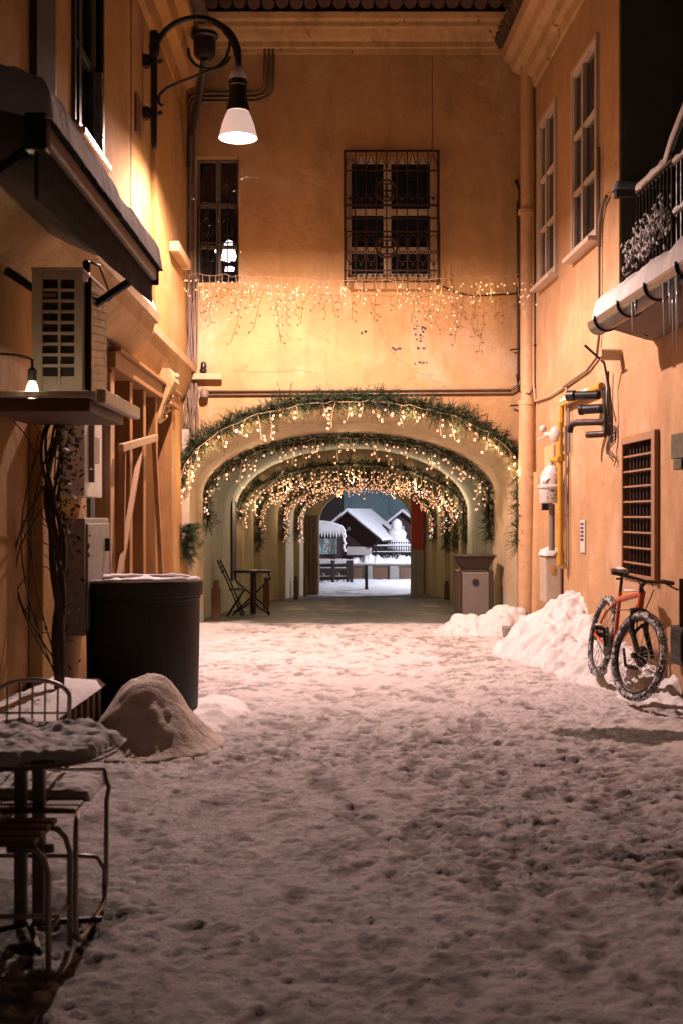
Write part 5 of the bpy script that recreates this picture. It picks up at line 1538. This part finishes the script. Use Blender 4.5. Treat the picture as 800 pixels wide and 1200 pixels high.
c.tube([HT1, HT1 + Vector((-.012, 0, .06))], .018, 10)
for s_ in (-1, 1):
    c.tube([(.905, .066 * s_, .665), (.95, .066 * s_, .50)], .021, 10); c.tube([(.95, .066 * s_, .52), (WB, .066 * s_, WR)], [.023, .018], 10)
c.tube([(.90, -.08, .67), (.895, 0, .69), (.90, .08, .67)], .022, 8); c.tube([(.965, -.066, .50), (.975, 0, .58), (.965, .066, .50)], .016, 8)
c.xf(Matrix.Translation(HT0) @ Matrix.Rotation(STE, 4, 'Z') @ Matrix.Translation(-HT0))
c.build('fork', M['black_iron'], bk, smooth='auto')
c = MB(); hb = HT1 + Vector((.03, 0, .10))
c.tube([HT1 + Vector((-.01, 0, .06)), hb], .018, 8); c.tube([hb + Vector((-.04, -.28, .02)), hb + Vector((-.01, -.12, .01)), hb, hb + Vector((-.01, .12, .01)), hb + Vector((-.04, .28, .02))], .013, 8)
for s_ in (-1, 1):
    c.tube([hb + Vector((-.03, .17 * s_, .02)), hb + Vector((-.045, .29 * s_, .02))], .018, 8); c.tube([hb + Vector((-.02, .20 * s_, .01)), hb + Vector((.04, .24 * s_, -.01)), hb + Vector((.03, .29 * s_, -.02))], .008, 6)
c.tube([hb + Vector((0, .05, 0)), hb + Vector((.09, .03, -.05)), (.93, .03, .70), (.4, .02, .60)], .005, 5); c.tube([hb + Vector((0, -.08, 0)), hb + Vector((.1, -.05, -.08)), (.97, -.05, .62), (1.02, -.07, .45)], .005, 5)
c.xf(Matrix.Translation(HT0) @ Matrix.Rotation(STE, 4, 'Z') @ Matrix.Translation(-HT0))
c.build('handlebar', M['black_plastic'], bk, smooth='auto')
c = MB(); c.tube([STt, STt + Vector((-.045, 0, .15))], .014, 8); sd = STt + Vector((-.05, 0, .17))
prof = [(-.13, .075, .03), (-.10, .082, .035), (-.03, .06, .03), (.06, .03, .025), (.13, .022, .02), (.15, .010, .012)]
vs = []; fs = []
for (x, w_, h_) in prof:
    for kk in range(10):
        a = 2 * PI * kk / 10; vs.append(sd + Vector((x, w_ * math.cos(a), h_ * math.sin(a) * (.6 if math.sin(a) > 0 else 1))))
for i in range(len(prof) - 1):
    for kk in range(10): fs.append((i * 10 + kk, i * 10 + (kk + 1) % 10, (i + 1) * 10 + (kk + 1) % 10, (i + 1) * 10 + kk))
fs += [tuple(range(10)), tuple(50 + q_ for q_ in range(10))]
c.add(vs, fs); c.build('saddle', M['black_plastic'], bk, smooth='auto')
c = MB(); c.tube([BBp + Vector((0, -.06, 0)), BBp + Vector((0, -.066, 0))], .09, 24); c.tube([BBp + Vector((0, -.08, 0)), BBp + Vector((-.12, -.085, .12))], .012, 8); c.tube([BBp + Vector((0, .08, 0)), BBp + Vector((.12, .085, -.12))], .012, 8)
c.box(BBp.x - .17, BBp.x - .07, -.18, -.09, BBp.z + .11, BBp.z + .135); c.box(BBp.x + .07, BBp.x + .17, .09, .18, BBp.z - .135, BBp.z - .11)
c.tube([(0, -.05, WR + .035), BBp + Vector((0, -.063, .088))], .005, 5); c.tube([(0, -.05, WR - .035), BBp + Vector((0, -.063, -.088))], .005, 5); c.tube([(0, -.05, WR), (0, -.06, WR)], .05, 18)
c.build('drivetrain', M['black_iron'], bk, smooth='auto')
# a bottle cage and a splash of snow on saddle and frame
c = MB(); c.tube([BBp.lerp(HT0, .35) + Vector((-.02, 0, .03)), BBp.lerp(HT0, .62) + Vector((-.02, 0, .03))], .03, 8); c.build('bottle', M['black_plastic'], bk, smooth='auto')
c = MB(); c.ball(sd + Vector((-.03, 0, .022)), .10, .05, .018, 10, 5); c.tube([STt.lerp(HT1, .2) + Vector((0, 0, .02)), STt.lerp(HT1, .9) + Vector((0, 0, .018))], .009, 6); c.tube([(.30, 0, .70), (.42, 0, .36)], .010, 6)
c.ball(BBp + Vector((-.12, -.13, .145)), .05, .04, .015, 8, 4); c.build('snow_crust', M['snow_clean'], bk, smooth=True)
bk.rotation_euler = (math.radians(-11), math.radians(2.6), math.atan2(-1, .0393)); bk.location = (2.20, 10.42, .115)
# ================================================================== inside the passage
bt = thing('bistro_table', 'small black bistro table standing by the left passage wall', 'table', (0, 0, 0))
fy = floor_z(19.6); kx2 = F / 19.6
tx = (295 - 400) / kx2
c = MB(); c.lathe([(.31, .70), (.32, .705), (.32, .735), (.31, .74)], (tx, 19.6, fy), 28, 1, .7); c.build('tabletop', M['black_iron'], bt, smooth='auto')
c = MB(); c.tube([(tx + .03, 19.6, fy + .02), (tx + .03, 19.6, fy + .70)], .05, 8)
c.build('pedestal', M['black_iron'], bt)
for s_ in (-1, 1):
    c = MB()
    c.tube([(tx + .03, 19.6, fy + .25), (tx + .12 * s_, 19.55, fy + .14), (tx + .26 * s_, 19.5, fy + .05), (tx + .30 * s_, 19.5, fy + .01)], .016, 6)
    c.build('leg', M['black_iron'], bt, smooth=True)
c = MB(); c.tube([(tx - .28, 19.5, fy + .05), (tx - .1, 19.6, fy + .2), (tx + .3, 19.7, fy + .6), (tx + .27, 19.7, fy + .69)], .016, 6); c.tube([(tx + .30, 19.5, fy + .03), (tx + .22, 19.6, fy + .16), (tx - .26, 19.7, fy + .55), (tx - .28, 19.7, fy + .69)], .016, 6)
c.build('brace', M['black_iron'], bt, smooth=True)
fc = thing('folding_chair', 'black folding chair standing between bistro table and passage wall', 'chair', (0, 0, 0))
cx_ = (268 - 400) / (F / 19.3)
for s_ in (-1, 1):
    c = MB(); y = 19.3 + .2 * s_
    c.tube([(cx_ - .16, y, fy + .92), (cx_ - .10, y, fy + .80), (cx_ + .06, y, fy + .45), (cx_ + .24, y, fy + .01)], .014, 6); c.tube([(cx_ + .26, y, fy + .44), (cx_ - .02, y, fy + .01)], .014, 6); c.build('leg', M['black_iron'], fc, smooth=True)
c = MB()
for i in range(5): c.box(cx_ + .02 + i * .05, cx_ + .06 + i * .05, 19.1, 19.5, fy + .44, fy + .455)
c.build('seat', M['dark_wood'], fc)
c = MB()
for i in range(3): c.bar((cx_ - .15 + .03 * i, 19.1, fy + .88 - .07 * i), (cx_ - .15 + .03 * i, 19.5, fy + .88 - .07 * i), .012, .05)
c.build('backrest', M['dark_wood'], fc)
gl_ = ['wooden guard post low on the left passage wall, beside the folding chair', 'wooden guard post low on the left passage wall, right of the bistro table', 'wooden guard post farther in, at the fifth arch of the passage', 'wooden guard post nearest the brown far gate leaf', 'short wooden guard post at the right passage wall, deep inside']
for lb, (px, p0, p1, Y, w_) in zip(gl_, [(257, 675, 721, 18.6, .13), (314, 668, 706, 23.0, .12), (347.5, 672, 700, 30.0, .11), (358.5, 672, 698, 33.1, .10), (521, 676, 699, 30.0, .13)]):
    z0_ = floor_z(Y); h_ = min(1.1, (p1 - p0) / (F / Y)); x_ = (px - 400) / (F / Y)
    c = MB(); c.box(x_ - w_ / 2, x_ + w_ / 2, Y - .5, Y - .40, z0_ - .02, z0_ + h_ * .82); c.box(x_ - w_ * .35, x_ + w_ * .35, Y - .49, Y - .41, z0_ + h_ * .821, z0_ + h_)
    tag(c.build('guard_post', M['brown_wood'], None, bevel=.012), lb, 'guard post', 'wooden guard posts along the passage')

# ================================================================== square beyond
bl = thing('bollard', 'slim dark bollard in the snow beyond the passage', 'bollard', P(429, 696, 37.5))
p = P(429, 696, 37.5)
c = MB(); c.lathe([(.06, -.1), (.06, .10), (.05, .12), (.05, .5), (.055, .52), (.055, .55), (.045, .57), (.045, .74), (.055, .76), (.05, .79), (.02, .81)], (p.x, p.y, floor_z(37.5)), 16); c.build('post', M['lamp_iron'], bl, smooth='auto')

hw, hd, hh, ha = 1.15, 2.9, 1.75, .92      # market hut: half width, depth, wall height, gable rise


def make_hut(label):
    h = thing('market_hut', label, 'hut', (0, 0, 0), 'wooden market huts')
    c = MB(); c.prism([(-hw, 0, 0), (hw, 0, 0), (hw, 0, hh), (0, 0, hh + ha), (-hw, 0, hh)], (0, hd, 0)); c.build('wall', M['hut_wood'], h)
    for s_ in (-1, 1):
        c = MB(); o_ = .35
        a_ = Vector((0, 0, hh + ha + .03)); b_ = Vector((s_ * (hw + .32), 0, hh + .03 - ha * .32 / hw))
        c.prism([a_ + Vector((0, -o_, 0)), b_ + Vector((0, -o_, 0)), b_ + Vector((0, -o_, .05)), a_ + Vector((0, -o_, .05))], (0, hd + 2 * o_, 0)); rf = c.build('roof', M['dark_wood'], h)
        c = MB(); c.prism([a_ + Vector((0, -o_ - .02, .052)), b_ + Vector((s_ * .03, -o_ - .02, .052)), b_ + Vector((s_ * .02, -o_ - .02, .16)), a_ + Vector((0, -o_ - .02, .19))], (0, hd + 2 * o_ + .04, 0)); c.build('snow_layer', M['snow_clean'], rf, bevel=.03)
    c = MB(); c.box(-.10, .95, -.03, -.002, .98, 1.32); sg = c.build('serving_hatch', M['white_box'], h, bevel=.01)
    MB().box(-.16, 1.01, -.06, -.031, .92, .975).build('hatch_shelf', M['hut_wood'], sg)
    MB().prism([(-.06, 0, 1.98), (.06, 0, 1.98), (.06, 0, 2.08), (0, 0, 2.14), (-.06, 0, 2.08)], (0, -.03, 0)).build('gable_badge', M['white_box'], h)
    return h


h1 = make_hut('dark wooden market hut with a snowy gable roof, seen through the middle of the passage'); h1.location = (.30, 48.5, -1.09); h1.rotation_euler = (0, 0, math.radians(-17))
dup(h1, (2.72, 53.0, -1.09), (0, 0, math.radians(-10)), 'second dark market hut behind the tiered fountain, partly hidden by the far jamb')

ml = thing('market_stall', 'dark red market stall with a bulging snow covered awning, by the left far jamb', 'stall', (-.35, 45.5, -1.05))
z0_ = floor_z(45.5); xl, xr = -1.15, -.02
c = MB(); c.box(xl, xr, 45.5, 46.8, z0_, z0_ + 1.9); c.build('wall', M['hut_wood'], ml)
c = MB(); c.box(xl + .30, xr - .16, 45.46, 45.497, z0_ + 1.02, z0_ + 1.62); pn = c.build('display_panel', M['teal_stone'], ml, bevel=.01)
c = MB(); r = random.Random(2)
for i in range(26):
    x = r.uniform(xl + .45, xr - .3); z = z0_ + 1.1 + .4 * r.random() * (1 - abs(x - (xl + xr) / 2) * .8); c.box(x, x + r.uniform(.03, .08), 45.44, 45.458, z, z + r.uniform(.03, .09))
c.build('display_goods', M['white_box'], pn)
c = MB(); n = 14; poly = [(xl - .1, 45.2, z0_ + 1.86)]
for i in range(n + 1):
    t = i / n; poly.append((xl - .1 + (xr - xl + .28) * t, 45.2, z0_ + 1.9 + .42 * math.sqrt(max(0, 1 - t ** 2.4))))
poly.append((xr + .18, 45.2, z0_ + 1.86)); c.prism(poly, (0, 1.8, 0)); c.build('snow_roof', M['snow_clean'], ml, bevel=.04)
c = MB()
for i in range(12):
    x = xl - .08 + i * .112; c.prism([(x, 45.18, z0_ + 1.87), (x + .10, 45.18, z0_ + 1.87), (x + .05, 45.18, z0_ + 1.66 - .05 * (i % 2))], (0, .02, 0))
for i in range(8): c.ball((xr + .12 + .03 * math.sin(i * 2), 45.3, z0_ + 1.8 - i * .09), .06, n=7, m=4)
c.build('fringe', M['snow'], ml)

fn = thing('post_fence', 'low dark wooden fence topped with snow in front of the stall', 'fence', (-.5, 43.5, -.97))
z0_ = floor_z(43.5); kf = F / 43.5
for px in (373, 390, 407, 411.5):
    x = (px - 400) / kf; c = MB(); c.box(x - .06, x + .06, 43.44, 43.56, z0_ - .05, z0_ + .82); pt_ = c.build('post', M['dark_wood'], fn, bevel=.01)
    MB().box(x - .065, x + .065, 43.43, 43.57, z0_ + .821, z0_ + .87).build('snow_cap', M['snow_clean'], pt_, bevel=.015)
for zz in (.12, .58):
    c = MB(); c.box((365 - 400) / kf, (411 - 400) / kf, 43.57, 43.62, z0_ + zz, z0_ + zz + .11); rl = c.build('rail', M['dark_wood'], fn)
    MB().box((365 - 400) / kf, (411 - 400) / kf, 43.565, 43.63, z0_ + zz + .111, z0_ + zz + .15).build('snow_cap', M['snow_clean'], rl, bevel=.012)
for i, px in enumerate((381, 399)):
    x = (px - 400) / kf; c = MB(); y = 44.3
    ct = thing('garden_chair', ('dark outdoor chair behind the fence, nearer the far gate leaf', 'dark outdoor chair behind the fence, nearer the low stone wall')[i], 'chair', (x, y, z0_), 'outdoor chairs behind the fence')
    c.box(x - .2, x + .2, y - .2, y + .2, z0_ + .43, z0_ + .46); c.build('seat', M['black_iron'], ct)
    c = MB(); c.box(x - .2, x + .2, y + .19, y + .22, z0_ + .5, z0_ + .85); c.build('backrest', M['snow'], ct)
    for a_ in (-1, 1):
        for b_ in (-1, 1):
            c = MB(); c.tube([(x + .18 * a_, y + .18 * b_, z0_ + .44), (x - .14 * a_, y + .2 * b_, z0_)], .015, 5); c.build('leg', M['black_iron'], ct)
sw = thing('stone_wall', 'low stone planter wall with snow along its coping, behind the bollard', 'wall', (1.7, 46.5, -1))
z0_ = floor_z(46.5); kw = F / 46.5; xa, xb = (413 - 400) / kw, (500 - 400) / kw
c = MB(); c.box(xa, xb, 46.5, 47.0, z0_ - .1, z0_ + .58); c.build('wall_body', M['stone'], sw)
for (p0, p1) in ((414, 424), (437, 455), (468, 480)):
    c = MB(); c.box((p0 - 400) / kw, (p1 - 400) / kw, 46.47, 46.497, z0_ + .05, z0_ + .5); c.build('panel', M['brown_wood'], sw, bevel=.01)
for (p0, p1) in ((427, 436), (456, 466)):
    c = MB(); c.box((p0 - 400) / kw, (p1 - 400) / kw, 46.40, 46.496, z0_ - .05, z0_ + .56); c.build('pier', M['stone'], sw, bevel=.012)
c = MB(); c.box(xa - .03, xb, 46.38, 47.06, z0_ + .582, z0_ + .65); c.build('coping', M['stone'], sw, bevel=.012)
snow_cap('wall_snow', 'lumpy snow on the coping of the low stone wall', lambda u, n_, z: Vector((u, 46.38 + n_, z)), xa - .03, xb, 0, .66, lambda u, n_: z0_ + .65, .16, 131, .06, 1.6, mat=M['snow_clean'], edge=.12)
ft = thing('tiered_fountain', 'tiered stone fountain heaped with white snow, right of the main hut', 'fountain', P(464.5, 672, 49.5))
p = P(464.5, 672, 49.5); z0_ = floor_z(49.5)
c = MB(); c.lathe([(.5, 0), (.5, .5), (.2, .6), (.16, 1.0), (.20, 1.05)], (p.x, p.y, z0_), 20); c.build('pedestal', M['stone'], ft, smooth='auto')
c = MB(); c.lathe([(.22, 1.06), (.50, 1.12), (.54, 1.25), (.52, 1.48), (.40, 1.60), (.34, 1.62), (.38, 1.70), (.40, 1.82), (.34, 1.96), (.24, 2.02), (.20, 2.04), (.22, 2.16), (.19, 2.32), (.08, 2.42), (.02, 2.44)], (p.x, p.y, z0_), 24)
for i in range(len(c.v)):
    v_ = Vector(c.v[i]); d = .03 * float(vnoise(v_.x * 7, v_.z * 7 + v_.y * 5, 3)); c.v[i] = (v_.x + d, v_.y, v_.z + d * .6)
c.build('snowy_tier', M['snow_clean'], ft, smooth=True)
ir = thing('iron_railing', 'black iron railing dusted with snow around the fountain', 'railing', (1.6, 48.2, -1.05))
z0_ = floor_z(48.2); kr = F / 48.2; xa, xb = (437 - 400) / kr, (500 - 400) / kr
c = MB()
for i in range(24): x = xa + (xb - xa) * i / 23; c.tube([(x, 48.2, z0_ + .3), (x, 48.2, z0_ + 1.42)], .018, 5); c.ball((x, 48.2, z0_ + 1.45), .035, n=6, m=4)
c.build('bars', M['black_iron'], ir)
c = MB()
for zz in (.45, 1.05, 1.3): c.tube([(xa, 48.2, z0_ + zz), (xb, 48.2, z0_ + zz)], .022, 6)
c.build('rail', M['black_iron'], ir)
c = MB(); c.tube([(xa, 48.2, z0_ + 1.335), (xb, 48.2, z0_ + 1.335)], .03, 6); c.tube([(xa, 48.2, z0_ + 1.08), (xb, 48.2, z0_ + 1.08)], .022, 6); c.build('snow_crust', M['snow'], ir)
sb = thing('snowy_bush', 'rounded bush covered with snow behind the iron railing', 'bush', (2.1, 48.9, -1.05))
r = random.Random(14); c = MB(); c2 = MB(); z0_ = floor_z(49)
for i in range(420):
    a, b_ = r.uniform(0, 2 * PI), r.uniform(-.1, PI / 2); rr_ = r.uniform(.75, 1.0)
    q_ = Vector((2.05 + .85 * rr_ * math.cos(a) * math.cos(b_), 48.95 + .45 * rr_ * math.sin(a) * math.cos(b_), z0_ + .35 + .62 * rr_ * math.sin(b_)))
    s = r.uniform(.03, .075); (c if r.random() < .6 else c2).ball(q_, s, s, s * .7, 6, 4)
c.build('snow_tufts', M['snow'], sb, smooth=True); c2.build('leaves', M['fir'], sb)
# frosted conifers beside the hut
r = random.Random(5)
for i, (px, Y, h_) in enumerate(((441, 51.5, 1.9), (448, 52.5, 1.55))):
    x = (px - 400) / F * Y; t = thing('small_conifer', ('taller frosted conifer close beside the main market hut', 'shorter frosted conifer between the main hut and the fountain')[i], 'tree', (x, Y, floor_z(Y)), 'frosted conifers by the hut')
    c = MB(); c.tube([(x, Y, floor_z(Y)), (x, Y, floor_z(Y) + h_)], [.05, .01], 6); c.build('trunk', M['bark'], t)
    c = MB()
    for k in range(700):
        tt_ = r.random() ** .8; a = r.uniform(0, 2 * PI); R_ = .42 * (1 - tt_) * r.uniform(.5, 1.1) + .03
        o = Vector((x + R_ * math.cos(a), Y + R_ * math.sin(a), floor_z(Y) + .15 + tt_ * (h_ - .15))); d = Vector((math.cos(a), math.sin(a), -.4)) * .10; e = Vector((-math.sin(a), math.cos(a), 0)) * .03
        c.add([o - e, o + e, o + d], [(0, 1, 2)])
    c.build('crown', M['fir'], t)
# dark stone building closing the square
db = thing('stone_building', 'big teal grey stone building closing the square in the dark', 'building', (2, 62, -1))
c = MB(); c.box(-12, 16, 62, 66, -1.3, 12); c.build('wall', M['teal_stone'], db)
c = MB(); kq = F / 62
for i in range(5):
    for j in range(12):
        x0_ = (446 - 400) / kq + j * .92 + (.4 if i % 2 else 0); c.box(x0_, x0_ + .88, 61.9, 61.998, .7 + i * .86, 1.5 + i * .86)
c.build('ashlar_block', M['teal_stone'], db, bevel=.03)
for px0, px1, zb, zt in ((366, 402, -1.0, 4.4),):
    c = MB(); c.box((px0 - 400) / kq, (px1 - 400) / kq, 61.86, 61.96, zb, zt); c.build('doorway', M['dark_wood'], db)
c = MB(); c.box((402.5 - 400) / kq, (407 - 400) / kq, 61.8, 61.99, -1.2, 5); c.build('pilaster', M['teal_stone'], db)

# unseen street lamp added to light the square, behind the passage house
pl_ = thing('street_lamp', 'unseen tall lamp post added to light the square, beyond the passage house', 'street lamp', (7.2, 43, -.97))
c = MB(); c.lathe([(.10, 0), (.10, .3), (.05, .4), (.045, 4.2), (.07, 4.25)], (7.2, 43, -.97), 12); c.build('post', M['lamp_iron'], pl_, smooth='auto')
c = MB(); c.ball((7.2, 43, 3.6), .20, n=16, m=10); c.build('globe', emis('globe_glow', (.75, .85, 1), 12), pl_, smooth=True)
lamp('square_light', (7.0, 42.8, 3.35), 5200, (.76, .80, 1.0), .12)

# falling snow drifting past the street lamp
c = MB(); r = random.Random(77)
for i in range(260):
    a = r.uniform(-1.9, .1), r.uniform(11.6, 13.9), r.uniform(4.3, 5.6); s = r.uniform(.0009, .0018); c.ball(a, s, s, s, 5, 3)
tag(c.build('falling_snow', M['snow_clean'], None, origin=(-1, 12.7, 4.9)), 'tiny snowflakes drifting around the lit street lamp', 'snow', kind='stuff')

# ================================================================== light, world, camera
ll = lamp('street_lamp_light', LAMP_AT, LAMP_W, LAMP_C, .04)
ll.data.use_nodes = True            # strength shaped by direction: cut upwards, weaker towards its house and the near alley
lt = ll.data.node_tree; em = lt.nodes.get('Emission') or [n_ for n_ in lt.nodes if n_.type == 'EMISSION'][0]
tc = lt.nodes.new('ShaderNodeNewGeometry'); sx = lt.nodes.new('ShaderNodeSeparateXYZ'); lt.links.new(tc.outputs['Incoming'], sx.inputs[0])
mr = lt.nodes.new('ShaderNodeMapRange'); mr.inputs[1].default_value = -1; mr.inputs[2].default_value = 1; mr.inputs[3].default_value = 0; mr.inputs[4].default_value = 1
lt.links.new(sx.outputs['Z'], mr.inputs[0])
cr = lt.nodes.new('ShaderNodeValToRGB'); e_ = cr.color_ramp.elements
e_[0].position = 0; e_[0].color = (1.0,) * 3 + (1,); e_[1].position = 1; e_[1].color = (0, 0, 0, 1)
for ps, vl in ((.08, 1.0), (.18, .95), (.27, 1.0), (.33, .48), (.39, .13), (.44, .0)):
    n_ = e_.new(ps); n_.color = (vl,) * 3 + (1,)
lt.links.new(mr.outputs[0], cr.inputs[0])
mx = lt.nodes.new('ShaderNodeMapRange'); mx.inputs[1].default_value = -.8; mx.inputs[2].default_value = .0; mx.inputs[3].default_value = .36; mx.inputs[4].default_value = 1; mx.clamp = True
lt.links.new(sx.outputs['X'], mx.inputs[0])
my = lt.nodes.new('ShaderNodeMapRange'); my.inputs[1].default_value = -.9; my.inputs[2].default_value = -.5; my.inputs[3].default_value = .60; my.inputs[4].default_value = 1; my.clamp = True
lt.links.new(sx.outputs['Y'], my.inputs[0])
m0 = lt.nodes.new('ShaderNodeMath'); m0.operation = 'MULTIPLY'; lt.links.new(my.outputs[0], m0.inputs[0]); lt.links.new(mx.outputs[0], m0.inputs[1])
mu = lt.nodes.new('ShaderNodeMath'); mu.operation = 'MULTIPLY'; lt.links.new(cr.outputs[0], mu.inputs[0]); lt.links.new(m0.outputs[0], mu.inputs[1])
lt.links.new(mu.outputs[0], em.inputs['Strength'])
sl_ = lamp('moon', (0, 0, 20), .012, (.72, .82, 1.0), 0, 'SUN'); sl_.data.angle = math.radians(8)
sl_.rotation_euler = (math.radians(35), math.radians(10), math.radians(-30))
wd = bpy.data.worlds.new('World'); SC.world = wd; wd.use_nodes = True
nt = wd.node_tree; bg = nt.nodes['Background']
sk = nt.nodes.new('ShaderNodeTexSky'); sk.sky_type = 'NISHITA'; sk.sun_disc = False; sk.sun_elevation = math.radians(4); sk.sun_rotation = math.radians(-150)
nt.links.new(sk.outputs['Color'], bg.inputs['Color']); bg.inputs['Strength'].default_value = SKY
cam = bpy.data.cameras.new('camera'); co = bpy.data.objects.new('camera', cam); COL.objects.link(co)
co.location = (0, 0, CAMH); co.rotation_euler = (PI / 2, 0, 0)
cam.sensor_fit = 'VERTICAL'; cam.sensor_height = 36; cam.lens = F / 1200 * 36; cam.shift_y = (HYP - 600) / 1200
cam.clip_start = .05; cam.clip_end = 600
cam.dof.use_dof = True; cam.dof.focus_distance = 15.2; cam.dof.aperture_fstop = 4.5
SC.camera = co
vs_ = SC.view_settings; vs_.view_transform = 'Standard'; vs_.look = 'None'; vs_.gamma = 1; vs_.use_curve_mapping = False; vs_.exposure = EXPO
cy = SC.cycles
cy.use_denoising = True
try: cy.denoiser = 'OPENIMAGEDENOISE'
except Exception: pass
cy.sample_clamp_indirect = 4; cy.max_bounces = 5; cy.diffuse_bounces = 2; cy.glossy_bounces = 3; cy.caustics_reflective = False; cy.caustics_refractive = False
try: cy.use_light_tree = True
except Exception: pass
